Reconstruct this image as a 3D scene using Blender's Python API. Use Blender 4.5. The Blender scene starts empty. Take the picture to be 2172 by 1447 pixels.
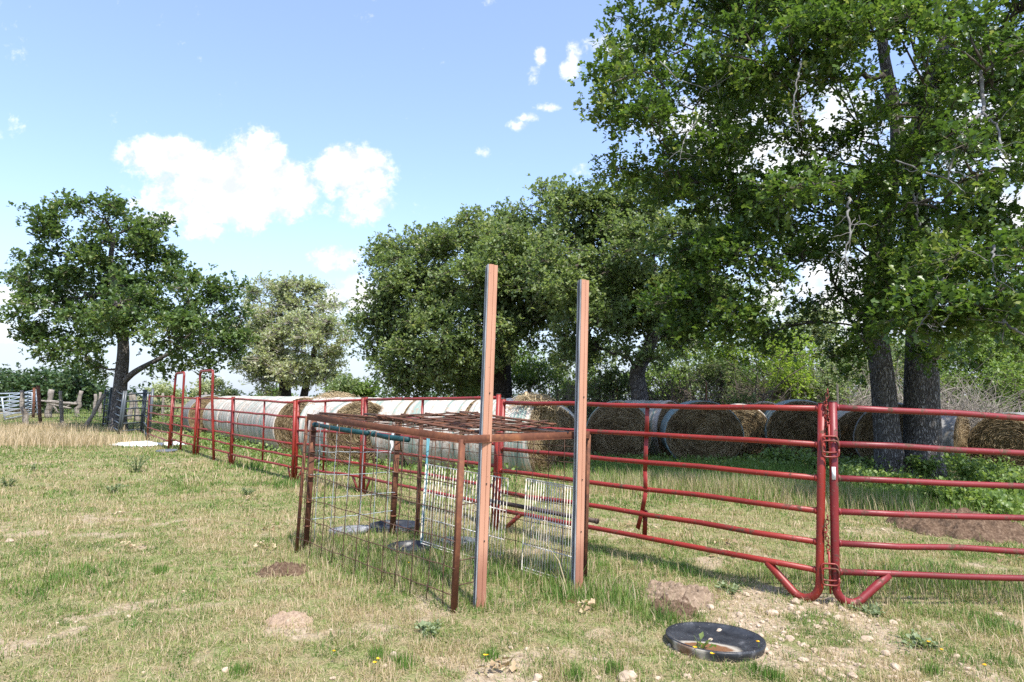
import bpy, math, random
import numpy as np
from mathutils import Vector, Matrix
rng = np.random.default_rng(7); random.seed(7)
S = bpy.context.scene; COL = S.collection
PI = math.pi
# ------------------------------------------------------------------ camera
F = 1448.0; CX, CY = 1086.0, 723.5; H = 1.61
PITCH, ROLL = math.radians(4.84), 0.010
CR = np.array(Matrix.Rotation(PI/2+PITCH, 3, 'X') @ Matrix.Rotation(ROLL, 3, 'Z'))
cam_d = bpy.data.cameras.new('camera'); cam = bpy.data.objects.new('camera', cam_d); COL.objects.link(cam)
cam_d.sensor_width = 36; cam_d.lens = 24; cam_d.clip_start = 0.05; cam_d.clip_end = 5000
cam.matrix_world = Matrix.Translation((0, 0, H)) @ Matrix(CR.tolist()).to_4x4()
S.camera = cam
def ray(px, py):
    return CR @ np.array([(px-CX)/F, -(py-CY)/F, -1.0])
def at(px, py, Y):
    d = ray(px, py); return np.array([0, 0, H]) + d*(Y/d[1])
def gp(px, py, z=0.0):
    d = ray(px, py); t = (z-H)/d[2]; return np.array([0, 0, H]) + d*t
# ------------------------------------------------------------------ noise
_tab = np.random.default_rng(3).random((256, 256))
def vnoise(x, y):
    xi = np.floor(x).astype(int); yi = np.floor(y).astype(int); fx = x-xi; fy = y-yi
    fx = fx*fx*(3-2*fx); fy = fy*fy*(3-2*fy)
    a = _tab[xi & 255, yi & 255]; b = _tab[(xi+1) & 255, yi & 255]
    c = _tab[xi & 255, (yi+1) & 255]; d = _tab[(xi+1) & 255, (yi+1) & 255]
    return (a*(1-fx)+b*fx)*(1-fy)+(c*(1-fx)+d*fx)*fy
def fbm(x, y, o=4):
    s = 0; a = .5; t = 0
    for i in range(o):
        s = s+a*vnoise(x+17.3*i, y-9.1*i); t += a; x = x*2.03; y = y*2.03; a *= .5
    return s/t
def sstep(a, b, x):
    t = np.clip((x-a)/(b-a), 0, 1); return t*t*(3-2*t)
# ------------------------------------------------------------------ mesh builder
class MB:
    def __init__(s): s.v = []; s.f = []; s.n = 0; s.a = []
    def add(s, V, Fc, val=0.0):
        V = np.asarray(V, float).reshape(-1, 3)
        s.v.append(V)
        val = np.broadcast_to(np.asarray(val, float), (len(V),)) if np.ndim(val) < 1 or len(np.shape(val)) == 1 else val
        s.a.append(np.array(val, float))
        for A in (Fc if isinstance(Fc, list) else [Fc]):
            A = np.asarray(A, int)
            if len(A): s.f.append(A+s.n)
        s.n += len(V); return s
    def tubes(s, P, R, sides=6, val=0.0, cap=True):
        P = np.asarray(P, float)
        if P.ndim == 2: P = P[None]
        B, N, _ = P.shape
        R = np.broadcast_to(np.asarray(R, float), (B, N))
        T = np.gradient(P, axis=1); T /= (np.linalg.norm(T, axis=2, keepdims=True)+1e-9)
        m = np.mean(T, axis=1)
        ref = np.where(np.abs(m[:, 2:3]) > .8, np.array([[1., .13, 0]]), np.array([[0, .11, 1.]]))[:, None, :]
        U = np.cross(T, np.broadcast_to(ref, T.shape)); U /= (np.linalg.norm(U, axis=2, keepdims=True)+1e-9)
        W = np.cross(T, U)
        an = np.arange(sides)*2*PI/sides
        V = P[:, :, None]+R[:, :, None, None]*(U[:, :, None]*np.cos(an)[None, None, :, None]+W[:, :, None]*np.sin(an)[None, None, :, None])
        idx = np.arange(B*N*sides).reshape(B, N, sides); nx = np.roll(idx, -1, axis=2)
        Q = np.stack([idx[:, :-1], nx[:, :-1], nx[:, 1:], idx[:, 1:]], -1).reshape(-1, 4)
        fs = [Q]
        if cap and sides > 3:
            fs.append(idx[:, 0, ::-1]); fs.append(idx[:, -1])
        if np.ndim(val) == 1: val = np.repeat(val, N*sides)
        return s.add(V.reshape(-1, 3), fs, val)
    def tube(s, pts, r, sides=8, val=0.0): return s.tubes(np.array(pts, float)[None], r, sides, val)
    def box(s, c, d, yaw=0.0, val=0.0, bev=0.0, M=None):
        x, y, z = np.array(d)/2
        b = min(bev, x*.45, y*.45)
        if b > 0: prof = [(-x+b, -y), (x-b, -y), (x, -y+b), (x, y-b), (x-b, y), (-x+b, y), (-x, y-b), (-x, -y+b)]
        else: prof = [(-x, -y), (x, -y), (x, y), (-x, y)]
        k = len(prof); V = np.array([(p[0], p[1], zz) for zz in (-z, z) for p in prof])
        fs = [np.array([[i, (i+1) % k, (i+1) % k+k, i+k] for i in range(k)]), np.array([list(range(k))[::-1]]), np.array([[i+k for i in range(k)]])]
        if M is not None: V = V @ np.asarray(M).T
        elif yaw: c_, s_ = math.cos(yaw), math.sin(yaw); V = V @ np.array([[c_, -s_, 0], [s_, c_, 0], [0, 0, 1]]).T
        return s.add(V+np.array(c), fs, val)
    def beam(s, a, b, w, h, val=0.0, up=(0, 0, 1)):
        a = np.array(a, float); b = np.array(b, float); t = b-a; L = np.linalg.norm(t); t /= L
        u = np.cross(t, up); u /= np.linalg.norm(u); v = np.cross(u, t)
        M = np.stack([u, v, t], 1)
        return s.box((a+b)/2, (w, h, L), M=M, val=val, bev=min(w, h)*.12)
    def build(s, name, mat, parent=None, origin=None, smooth=True):
        V = np.concatenate(s.v); A = np.concatenate(s.a)
        if origin is None and parent is not None:
            o = np.zeros(3); p = parent
            while p is not None: o = o+np.array(p.location); p = p.parent
            V = V-o
        elif origin is not None: V = V-np.array(origin)
        me = bpy.data.meshes.new(name)
        ls = [f.reshape(-1) for f in s.f]; cnt = [np.full(len(f), f.shape[1]) for f in s.f]
        L = np.concatenate(ls); C = np.concatenate(cnt)
        me.vertices.add(len(V)); me.vertices.foreach_set('co', V.astype(np.float32).ravel())
        me.loops.add(len(L)); me.loops.foreach_set('vertex_index', L.astype(np.int32))
        me.polygons.add(len(C)); me.polygons.foreach_set('loop_start', (np.cumsum(C)-C).astype(np.int32))
        at_ = me.attributes.new('rnd', 'FLOAT', 'POINT'); at_.data.foreach_set('value', A.astype(np.float32))
        me.update(calc_edges=True)
        me.polygons.foreach_set('use_smooth', np.full(len(C), bool(smooth)))
        me.materials.append(mat)
        o = bpy.data.objects.new(name, me); COL.objects.link(o)
        if parent is not None: o.parent = parent
        if origin is not None: o.location = origin
        return o
def thing(name, label, cat, loc=(0, 0, 0), group=None, rotz=0):
    o = bpy.data.objects.new(name, None); COL.objects.link(o); o.location = tuple(float(q) for q in loc); o.rotation_euler = (0, 0, rotz)
    o.empty_display_size = .2
    return tag(o, label, cat, group)
def tag(o, label=None, cat=None, group=None, kind=None):
    if label and not kind: kind = 'thing'
    if label: o['label'] = label
    if cat: o['category'] = cat
    if group: o['group'] = group
    if kind: o['kind'] = kind
    return o
def dup(root, loc, rotz, label, group=None):
    r = root.copy(); COL.objects.link(r); r.location = tuple(float(q) for q in loc); r.rotation_euler = (0, 0, rotz); r['label'] = label
    if group: r['group'] = group
    for ch in list(root.children):
        c = ch.copy(); COL.objects.link(c); c.parent = r
        for g in list(ch.children):
            d = g.copy(); COL.objects.link(d); d.parent = c
    return r
# ------------------------------------------------------------------ materials
def new_mat(name):
    m = bpy.data.materials.new(name); m.use_nodes = True; nt = m.node_tree
    for n in list(nt.nodes): nt.nodes.remove(n)
    out = nt.nodes.new('ShaderNodeOutputMaterial')
    return m, nt, out
class NT:
    def __init__(s, nt): s.nt = nt
    def n(s, t, **k):
        x = s.nt.nodes.new(t)
        for a, v in k.items():
            if a.startswith('i_'): x.inputs[a[2:].replace('_', ' ')].default_value = v
            else: setattr(x, a, v)
        return x
    def l(s, a, b): s.nt.links.new(a, b)
    def noise(s, vec, scale, detail=4, rough=.55, dist=0.0):
        x = s.n('ShaderNodeTexNoise'); x.inputs['Scale'].default_value = scale; x.inputs['Detail'].default_value = detail
        x.inputs['Roughness'].default_value = rough; x.inputs['Distortion'].default_value = dist
        if vec is not None: s.l(vec, x.inputs['Vector'])
        return x.outputs['Fac']
    def ramp(s, fac, stops):
        x = s.n('ShaderNodeValToRGB'); e = x.color_ramp.elements
        while len(e) < len(stops): e.new(.5)
        for i, (p, c) in enumerate(stops):
            e[i].position = p; e[i].color = (*c, 1) if len(c) == 3 else c
        s.l(fac, x.inputs['Fac']); return x.outputs['Color']
    def mix(s, fac, a, b, mode='MIX'):
        x = s.n('ShaderNodeMix', data_type='RGBA', blend_type=mode)
        for inp, v in ((x.inputs[0], fac), (x.inputs[6], a), (x.inputs[7], b)):
            if isinstance(v, (int, float)): inp.default_value = v
            elif isinstance(v, tuple): inp.default_value = (*v, 1) if len(v) == 3 else v
            else: s.l(v, inp)
        return x.outputs[2]
    def math(s, op, a, b=None, c=None, clamp=False):
        x = s.n('ShaderNodeMath', operation=op, use_clamp=clamp)
        for i, v in enumerate((a, b, c)):
            if v is None: continue
            if isinstance(v, (int, float)): x.inputs[i].default_value = v
            else: s.l(v, x.inputs[i])
        return x.outputs[0]
    def maprange(s, v, a, b, c=0., d=1.):
        x = s.n('ShaderNodeMapRange', interpolation_type='SMOOTHSTEP'); s.l(v, x.inputs[0])
        for i, q in zip((1, 2, 3, 4), (a, b, c, d)): x.inputs[i].default_value = q
        return x.outputs[0]
    def scalevec(s, vec, sc):
        x = s.n('ShaderNodeVectorMath', operation='MULTIPLY'); s.l(vec, x.inputs[0]); x.inputs[1].default_value = sc
        return x.outputs[0]
    def obj(s): return s.n('ShaderNodeTexCoord').outputs['Object']
    def attr(s, name='rnd'): return s.n('ShaderNodeAttribute', attribute_name=name).outputs['Fac']
    def bump(s, h, strength=.5, dist=.02):
        x = s.n('ShaderNodeBump'); x.inputs['Strength'].default_value = strength; x.inputs['Distance'].default_value = dist
        s.l(h, x.inputs['Height']); return x.outputs['Normal']
    def bsdf(s, col, rough=.6, spec=.5, normal=None, metal=0.0):
        x = s.n('ShaderNodeBsdfPrincipled')
        for k, v in (('Base Color', col), ('Roughness', rough), ('Specular IOR Level', spec), ('Metallic', metal)):
            if isinstance(v, (int, float)): x.inputs[k].default_value = v
            elif isinstance(v, tuple): x.inputs[k].default_value = (*v, 1)
            else: s.l(v, x.inputs[k])
        if normal is not None: s.l(normal, x.inputs['Normal'])
        return x.outputs[0]
def leaf_mat(name, stops, transl=.35, rough=.42, spec=.5, scale_noise=None):
    m, nt, out = new_mat(name); N = NT(nt)
    a = N.attr(); col = N.ramp(a, stops)
    p = N.bsdf(col, rough, spec)
    t = N.n('ShaderNodeBsdfTranslucent'); tc = N.mix(1.0, col, (1.25, 1.3, .7), 'MULTIPLY'); N.l(tc, t.inputs['Color'])
    mx = N.n('ShaderNodeMixShader'); mx.inputs[0].default_value = transl
    N.l(p, mx.inputs[1]); N.l(t.outputs[0], mx.inputs[2]); N.l(mx.outputs[0], out.inputs[0])
    return m
def painted(name, base, rust, amount=.5, rough=.38, scale=9, worn=(.3, .18, .16)):
    m, nt, out = new_mat(name); N = NT(nt); v = N.obj()
    n1 = N.noise(v, scale, 6, .65); n2 = N.noise(v, scale*6, 4, .6)
    n3 = N.noise(v, 2.1, 3, .5)
    col = N.mix(N.maprange(n3, .35, .7), base, tuple(c*.72 for c in base))
    f = N.maprange(n2, .62, .72); col = N.mix(N.math('MULTIPLY', f, .55), col, worn)
    f2 = N.maprange(N.math('ADD', n1, N.math('MULTIPLY', n2, .25)), .86-amount*.28, .96-amount*.28)
    col = N.mix(f2, col, N.mix(n2, rust, tuple(c*.45 for c in rust)))
    r = N.math('ADD', N.math('MULTIPLY', f2, .4), rough)
    N.l(N.bsdf(col, r, .5, N.bump(N.math('ADD', n2, f2), .18, .004)), out.inputs[0]); return m
def rusty(name, a, b, c, scale=10):
    m, nt, out = new_mat(name); N = NT(nt); v = N.obj()
    n1 = N.noise(v, scale, 6, .65); n2 = N.noise(v, scale*7, 4, .6)
    col = N.ramp(N.math('ADD', N.math('MULTIPLY', n1, .7), N.math('MULTIPLY', n2, .3)), [(.3, a), (.5, b), (.68, c)])
    N.l(N.bsdf(col, .78, .25, N.bump(n2, .3, .004)), out.inputs[0]); return m
def simple(name, stops, scale=12, rough=.7, spec=.3, bump=.2, stretch=(1, 1, 1), bd=.005):
    m, nt, out = new_mat(name); N = NT(nt); v = N.scalevec(N.obj(), stretch)
    n1 = N.noise(v, scale, 6, .62)
    N.l(N.bsdf(N.ramp(n1, stops), rough, spec, N.bump(n1, bump, bd)), out.inputs[0]); return m
def strand_mat(name, stops, rough=.6, spec=.3, transl=.15):
    return leaf_mat(name, stops, transl, rough, spec)
def bark_mat(name, dark, light, sc=1.0):
    m, nt, out = new_mat(name); N = NT(nt); v = N.obj()
    vs = N.scalevec(v, (9*sc, 9*sc, 2.2*sc))
    w = N.n('ShaderNodeTexVoronoi', feature='DISTANCE_TO_EDGE'); w.inputs['Scale'].default_value = 2.6
    nz = N.n('ShaderNodeTexNoise'); nz.inputs['Scale'].default_value = 1.4; nz.inputs['Detail'].default_value = 4; N.l(vs, nz.inputs['Vector'])
    ad = N.n('ShaderNodeVectorMath', operation='ADD'); N.l(vs, ad.inputs[0]); N.l(nz.outputs['Color'], ad.inputs[1]); N.l(ad.outputs[0], w.inputs['Vector'])
    e = N.maprange(w.outputs['Distance'], .0, .28); n2 = N.noise(v, 30, 5, .65); n3 = N.noise(v, 3, 3)
    h = N.math('ADD', e, N.math('MULTIPLY', n2, .5))
    col = N.mix(N.math('MULTIPLY', e, N.maprange(n2, .25, .7)), dark, light)
    col = N.mix(N.maprange(n3, .5, .75, 0, .45), col, tuple(c*.6 for c in light))
    N.l(N.bsdf(col, .9, .15, N.bump(h, .9, .03)), out.inputs[0]); return m

M = {}
M['red'] = painted('red_paint', (.26, .022, .013), (.13, .055, .03), .62, .46)
M['redcrimson'] = painted('crimson_paint', (.20, .017, .019), (.13, .06, .035), .68, .46, worn=(.34, .17, .15))
M['redold'] = painted('faded_red_paint', (.25, .03, .02), (.15, .06, .03), .85)
M['grey_paint'] = painted('grey_paint', (.075, .09, .10), (.10, .07, .05), .35, worn=(.2, .22, .23))
M['pale_paint'] = painted('pale_blue_paint', (.40, .46, .52), (.2, .15, .12), .2, worn=(.5, .5, .5))
M['rust'] = rusty('rusty_steel', (.05, .026, .018), (.125, .052, .03), (.26, .11, .05))
M['rustbeam'] = rusty('rusty_angle_iron', (.08, .032, .020), (.155, .060, .033), (.29, .12, .05), 5)
M['rustwire'] = rusty('rusty_wire', (.045, .028, .02), (.09, .05, .035), (.16, .08, .05), 20)
M['galv'] = simple('galvanised_wire', [(.3, (.22, .25, .26)), (.7, (.42, .46, .48))], 30, .45, .5, .05)
M['white_wire'] = simple('white_coated_wire', [(.3, (.36, .28, .19)), (.48, (.60, .56, .48)), (.7, (.70, .69, .65))], 14, .45, .4, .05)
M['teal'] = simple('teal_plastic', [(.3, (.004, .028, .034)), (.7, (.014, .075, .085))], 9, .55, .3, .1)
M['aqua'] = simple('faded_aqua_strap', [(.3, (.05, .17, .20)), (.7, (.12, .28, .32))], 9, .6, .3, .1)
M['dark'] = simple('dark_pipe', [(.3, (.025, .02, .018)), (.7, (.11, .07, .05))], 14, .6, .3, .2)
M['white_label'] = simple('white_label', [(.3, (.7, .7, .7)), (.7, (.8, .8, .8))], 9, .5, .4, .0)
M['rock'] = simple('limestone', [(.25, (.26, .19, .13)), (.5, (.42, .33, .24)), (.75, (.55, .46, .36))], 14, .9, .1, .5, bd=.01)
M['soil'] = simple('dug_soil', [(.25, (.045, .028, .018)), (.5, (.115, .075, .05)), (.75, (.24, .17, .115))], 30, .95, .05, .9, bd=.02)
M['soilmid'] = simple('clod_soil', [(.25, (.10, .07, .045)), (.5, (.22, .16, .11)), (.75, (.38, .29, .21))], 26, .95, .05, .9, bd=.02)
M['palesoil'] = simple('pale_soil', [(.25, (.18, .125, .085)), (.5, (.30, .22, .155)), (.75, (.42, .33, .24))], 24, .95, .05, .6, bd=.01)
M['cedar'] = simple('weathered_cedar', [(.25, (.10, .085, .07)), (.5, (.24, .21, .18)), (.75, (.40, .36, .31))], 9, .9, .1, .8, (3, 3, .6), .02)
M['lath'] = simple('pale_lath', [(.25, (.45, .33, .2)), (.75, (.6, .45, .28))], 9, .8, .2, .2)
M['deadwood'] = simple('lichen_deadwood', [(.3, (.08, .072, .066)), (.5, (.20, .19, .18)), (.7, (.34, .34, .32))], 7, .9, .1, .5, bd=.01)
M['twig'] = simple('grey_twigs', [(.3, (.085, .068, .055)), (.7, (.26, .22, .18))], 4, .9, .1, .1)
M['paletwig'] = simple('pale_twigs', [(.3, (.17, .145, .12)), (.7, (.40, .36, .31))], 4, .9, .1, .1)
M['bark'] = bark_mat('oak_bark', (.06, .052, .047), (.34, .32, .30))
M['barkdark'] = bark_mat('dark_oak_bark', (.025, .02, .018), (.13, .11, .095), .8)
M['limb'] = simple('limb_bark', [(.3, (.030, .025, .021)), (.7, (.14, .12, .10))], 9, .9, .1, .6, (2, 2, .7), .02)
M['leafnear'] = leaf_mat('oak_leaves', [(0, (.055, .105, .024)), (.5, (.105, .175, .038)), (.85, (.185, .25, .062)), (1, (.29, .32, .12))], .42, .36)
M['leafmid'] = leaf_mat('oak_leaves_dusty', [(0, (.115, .165, .068)), (.5, (.19, .255, .105)), (.85, (.29, .34, .155)), (1, (.41, .41, .24))], .44, .42)
M['leafleft'] = leaf_mat('oak_leaves_deep', [(0, (.066, .115, .038)), (.5, (.115, .180, .058)), (.9, (.19, .25, .085)), (1, (.28, .30, .13))], .40, .40)
M['leafpale'] = leaf_mat('sparse_pale_leaves', [(0, (.26, .31, .17)), (.6, (.39, .43, .26)), (1, (.53, .53, .39))], .42, .5)
M['leaffar'] = leaf_mat('far_leaves', [(0, (.040, .080, .034)), (.6, (.075, .13, .050)), (1, (.13, .18, .075))], .32, .5)
M['leafbright'] = leaf_mat('feathery_leaves', [(0, (.15, .25, .03)), (.6, (.27, .38, .055)), (1, (.42, .48, .11))], .48, .45)
M['leafbush'] = leaf_mat('bush_leaves', [(0, (.10, .17, .04)), (.6, (.18, .265, .07)), (1, (.29, .36, .12))], .42, .45)
M['leafgrey'] = leaf_mat('grey_green_leaves', [(0, (.15, .20, .09)), (1, (.30, .35, .19))], .35, .55)
M['dryleaf'] = leaf_mat('dry_leaves', [(0, (.20, .13, .065)), (.6, (.40, .29, .16)), (1, (.55, .44, .28))], .2, .6)
M['yellow'] = leaf_mat('yellow_petals', [(0, (.75, .42, .01)), (1, (.85, .55, .02))], .2, .6)
M['grass'] = strand_mat('grass_blades', [(0, (.068, .15, .025)), (.25, (.15, .245, .052)), (.5, (.28, .315, .10)), (.7, (.41, .315, .185)), (1, (.60, .475, .33))], .55, .25, .32)
M['hay'] = strand_mat('hay_strands', [(0, (.09, .06, .032)), (.35, (.22, .155, .08)), (.7, (.39, .295, .165)), (1, (.56, .45, .285))], .6, .25, .08)
def hayface_mat():
    m, nt, out = new_mat('packed_hay'); N = NT(nt); v = N.obj()
    n1 = N.noise(N.scalevec(v, (1, 1, 1)), 22, 6, .7, 1.5); n2 = N.noise(v, 3.0, 4, .6)
    col = N.ramp(n1, [(.3, (.07, .045, .024)), (.5, (.24, .165, .085)), (.7, (.48, .36, .20))])
    col = N.mix(N.maprange(n2, .4, .7, 0, .5), col, (.10, .065, .03))
    N.l(N.bsdf(col, .85, .1, N.bump(n1, .9, .03)), out.inputs[0]); return m
M['hayface'] = hayface_mat()
def net_mat(name, base, stripe, straw, sa=.6, dark=1.0):
    m, nt, out = new_mat(name); N = NT(nt); v = N.obj()
    inf = N.n('ShaderNodeObjectInfo').outputs['Random']
    off = N.n('ShaderNodeCombineXYZ'); N.l(N.math('MULTIPLY', inf, 40.), off.inputs[1])
    ad = N.n('ShaderNodeVectorMath', operation='ADD'); N.l(v, ad.inputs[0]); N.l(off.outputs[0], ad.inputs[1]); v2 = ad.outputs[0]
    st = N.math('ADD', N.math('MULTIPLY', N.noise(N.scalevec(v2, (.10, 3.2, .10)), 1.0, 2, .5), .5), N.math('MULTIPLY', N.noise(N.scalevec(v2, (.2, 19., .2)), 1.0, 3, .6), .5))
    sp = N.noise(v2, 13, 6, .78); big = N.noise(v2, 2.2, 4, .6); wv = N.noise(N.scalevec(v2, (60, 6, 60)), 1.0, 3, .6)
    col = N.mix(N.math('MULTIPLY', N.maprange(st, .48, .56), sa), base, stripe)
    col = N.mix(N.math('MULTIPLY', N.maprange(sp, .46, .62), N.maprange(big, .3, .62, .3, 1.)), col, straw)
    col = N.mix(N.maprange(wv, .45, .7, 0, .22), col, tuple(c*.6 for c in base))
    N.l(N.bsdf(col, .6, .3, N.bump(N.math('ADD', sp, N.math('MULTIPLY', st, 1.5)), .45, .02)), out.inputs[0]); return m
M['netwhite'] = net_mat('white_net_wrap', (.545, .49, .425), (.17, .275, .235), (.34, .23, .16), .9)
M['netgreen'] = net_mat('green_net_wrap', (.25, .33, .33), (.09, .19, .19), (.28, .23, .15), .7)
M['netgrey'] = net_mat('weathered_net_wrap', (.25, .245, .235), (.16, .17, .165), (.14, .115, .085), .5)
def wood_mat(name):
    m, nt, out = new_mat(name); N = NT(nt); v = N.obj()
    g = N.noise(N.scalevec(v, (30, 30, 1.2)), 1.0, 5, .6); b = N.noise(v, 1.4, 4, .6); s = N.noise(v, 45, 3)
    col = N.ramp(g, [(.25, (.40, .195, .12)), (.5, (.475, .245, .155)), (.75, (.54, .295, .195))])
    col = N.mix(N.maprange(b, .45, .75, 0, .5), col, (.42, .205, .14))
    col = N.mix(N.maprange(s, .68, .74, 0, .6), col, (.16, .08, .06))
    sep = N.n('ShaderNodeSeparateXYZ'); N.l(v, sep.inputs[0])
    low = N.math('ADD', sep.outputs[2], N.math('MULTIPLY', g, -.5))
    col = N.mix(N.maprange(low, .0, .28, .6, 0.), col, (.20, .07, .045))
    N.l(N.bsdf(col, .62, .3, N.bump(g, .12, .004)), out.inputs[0]); return m
M['wood'] = wood_mat('salmon_painted_wood')
M['track'] = simple('weathered_grey_edge', [(.3, (.10, .105, .11)), (.5, (.24, .25, .26)), (.7, (.38, .39, .40))], 8, .6, .4, .3, (4, 4, .5))
M['trackdark'] = simple('dark_groove', [(.3, (.012, .012, .014)), (.7, (.03, .03, .035))], 8, .6, .3, .1)
def rubber_mat(name, patch=True):
    m, nt, out = new_mat(name); N = NT(nt); v = N.obj()
    n1 = N.noise(v, 9, 6, .65, .4); n2 = N.noise(v, 60, 3, .6)
    col = N.ramp(n1, [(.35, (.012, .013, .016)), (.6, (.035, .038, .043)), (.8, (.16, .16, .165))])
    col = N.mix(N.maprange(n2, .66, .72, 0, .5), col, (.3, .28, .25))
    if patch:
        mp = N.n('ShaderNodeVectorMath', operation='SUBTRACT'); N.l(v, mp.inputs[0]); mp.inputs[1].default_value = (-.105, -.15, 0)
        ln = N.n('ShaderNodeVectorMath', operation='LENGTH'); N.l(N.scalevec(mp.outputs[0], (1, 1.55, 0)), ln.inputs[0])
        d = N.math('ADD', ln.outputs['Value'], N.math('MULTIPLY', n1, .10))
        col = N.mix(N.maprange(d, .29, .235), col, (.40, .36, .29))
        col = N.mix(N.maprange(d, .235, .20), col, N.mix(n2, (.10, .045, .018), (.26, .13, .06)))
    N.l(N.bsdf(col, .42, .45, N.bump(n1, .25, .01)), out.inputs[0]); return m
M['rubber'] = rubber_mat('black_rubber_dirty'); M['rubberplain'] = rubber_mat('black_rubber', False)
M['bluegrey'] = simple('blue_grey_plastic', [(.3, (.05, .06, .075)), (.7, (.16, .18, .21))], 6, .5, .4, .1)
M['greymat'] = simple('grey_mat', [(.3, (.13, .13, .14)), (.7, (.30, .30, .31))], 9, .7, .3, .1)
M['tarp'] = simple('crumpled_white_net', [(.3, (.62, .65, .63)), (.62, (.72, .73, .72)), (.75, (.2, .45, .36))], 4, .6, .3, .4)
# ground ----------------------------------------------------------------
BARE = [gp(px, py).tolist()[:2]+[r, s] for px, py, r, s in [
    (60, 1350, .6, .6), (190, 1290, .4, .5), (610, 1322, .25, .9), (1690, 1285, .75, 1.1), (1640, 1340, .6, .9), (1760, 1400, .7, .9), (1440, 1275, .5, .9),
    (600, 1215, .34, 1), (2060, 1118, 1.1, .8), (300, 1165, .4, .7), (900, 1400, .4, .7), (1540, 1190, .5, .8), (1300, 1130, .4, .6), (700, 1110, .4, .6),
    (1980, 1260, .5, .6), (2130, 1250, .4, .8), (1520, 1365, .36, 1.2), (1120, 1170, .35, .7), (1050, 1420, .3, .8), (1650, 1130, .5, .6), (30, 1130, .4, .7), (450, 1180, .4, .5)]]
LUSH = [gp(px, py).tolist()[:2]+[r, s] for px, py, r, s in [
    (820, 1190, .8, .8), (930, 1210, .6, .8), (1160, 1215, .55, .9), (1265, 1260, .5, .9), (1060, 1230, .4, .7), (720, 1035, 1.3, .9), (560, 985, 1.5, .9), (850, 1075, .9, .6),
    (1900, 1230, .8, .8), (2020, 1240, .7, .8), (1500, 1040, 1.3, .9), (1640, 1060, 1.2, .8), (1850, 1060, 1.5, 1.), (2050, 1050, 1.5, 1), (1600, 970, 3, .8), (1300, 1060, 1.0, .7),
    (1000, 1000, 2.5, .7), (480, 950, 2, .8), (1420, 1220, .3, .8), (1380, 1300, .4, .6), (1640, 1200, .3, .6), (200, 1180, .8, .35), (100, 1250, .5, .5), (350, 1030, 1.2, .4)]]
def spots(x, y, L):
    s = np.zeros_like(x)
    for a, b, r, k in L: s = np.maximum(s, k*np.exp(-((x-a)**2+(y-b)**2)/(r*r)))
    return s
def bare(x, y):
    n = fbm(x*1.1+4, y*1.1+9, 5); n2 = fbm(x*3.1+14, y*3.1+2, 4)
    w = fbm(x*5+40, y*5, 3)-.5
    return np.clip(sstep(.50, .72, n*.5+n2*.5)*.62+sstep(.30, 1.0, spots(x, y, BARE)*(.15+1.5*n2)+w*.9)*.95-.9*spots(x, y, LUSH), 0, 1)
def lush(x, y):
    n = fbm(x*.55+70, y*.55+31, 4); n2 = fbm(x*2.3+7, y*2.3+1, 4)
    return np.clip(sstep(.42, .70, n*.45+n2*.55)*.55+.85*spots(x, y, LUSH)*(.5+n2)-.5*spots(x, y, BARE), 0, 1)
def gz(x, y):
    x = np.asarray(x, float); y = np.asarray(y, float)
    z = -.018*np.clip(x-2.6, 0, 30)*np.exp(-np.clip(y-9, 0, 99)/6)
    z = z+.05*(fbm(x*.35, y*.35, 2)-.5)*sstep(2., 6., np.abs(y)+.0) + .018*(fbm(x*2.2+5, y*2.2, 3)-.5)
    for a, b, r, h in MOUND: z = z+h*np.exp(-((x-a)**2+(y-b)**2)/(r*r))
    return z
MOUND = [gp(px, py).tolist()[:2]+[r, h] for px, py, r, h in [(600, 1216, .16, .05), (610, 1322, .2, .03), (2050, 1125, .55, .13), (1440, 1272, .3, .05), (1690, 1290, .5, .03)]]
xs = np.concatenate([-np.geomspace(9, 500, 70)[::-1], np.arange(-8.9, 8.95, .09), np.geomspace(9, 500, 70)])
ys = np.concatenate([-np.geomspace(1, 60, 14)[::-1], np.arange(-.8, 3, .4), np.arange(3, 14, .085), np.geomspace(14, 1500, 150)])
GX, GY = np.meshgrid(xs, ys); GZ = gz(GX, GY)
idx = np.arange(GX.size).reshape(GX.shape)
Q = np.stack([idx[:-1, :-1], idx[:-1, 1:], idx[1:, 1:], idx[1:, :-1]], -1).reshape(-1, 4)
def ground_mat():
    m, nt, out = new_mat('pasture_soil'); N = NT(nt); v = N.obj()
    b = N.attr('rnd')
    n1 = N.noise(v, 26, 6, .7); n2 = N.noise(v, 5, 5, .65); n3 = N.noise(v, .6, 4, .6); n4 = N.noise(v, 90, 4, .7)
    soil = N.ramp(n1, [(.28, (.17, .125, .085)), (.5, (.33, .26, .18)), (.72, (.47, .395, .29))])
    thatch = N.ramp(n4, [(.25, (.07, .06, .03)), (.42, (.15, .125, .065)), (.55, (.30, .24, .14)), (.68, (.20, .21, .075)), (.8, (.52, .43, .27))])
    green = N.ramp(n4, [(.25, (.045, .07, .018)), (.45, (.12, .165, .045)), (.6, (.25, .23, .115)), (.78, (.29, .33, .12))])
    veg = N.mix(N.maprange(N.math('ADD', n2, N.math('MULTIPLY', n3, .5)), .62, .88), thatch, green)
    f = N.maprange(N.math('ADD', b, N.math('MULTIPLY', N.math('SUBTRACT', n2, .5), .9)), .25, .62)
    col = N.mix(f, veg, soil)
    h = N.math('ADD', n1, N.math('MULTIPLY', n4, .7))
    N.l(N.bsdf(col, .95, .05, N.bump(h, .6, .010)), out.inputs[0]); return m
g = MB(); g.add(np.stack([GX, GY, GZ], -1).reshape(-1, 3), Q, bare(GX, GY).ravel())
tag(g.build('ground', ground_mat()), kind='structure')

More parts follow.
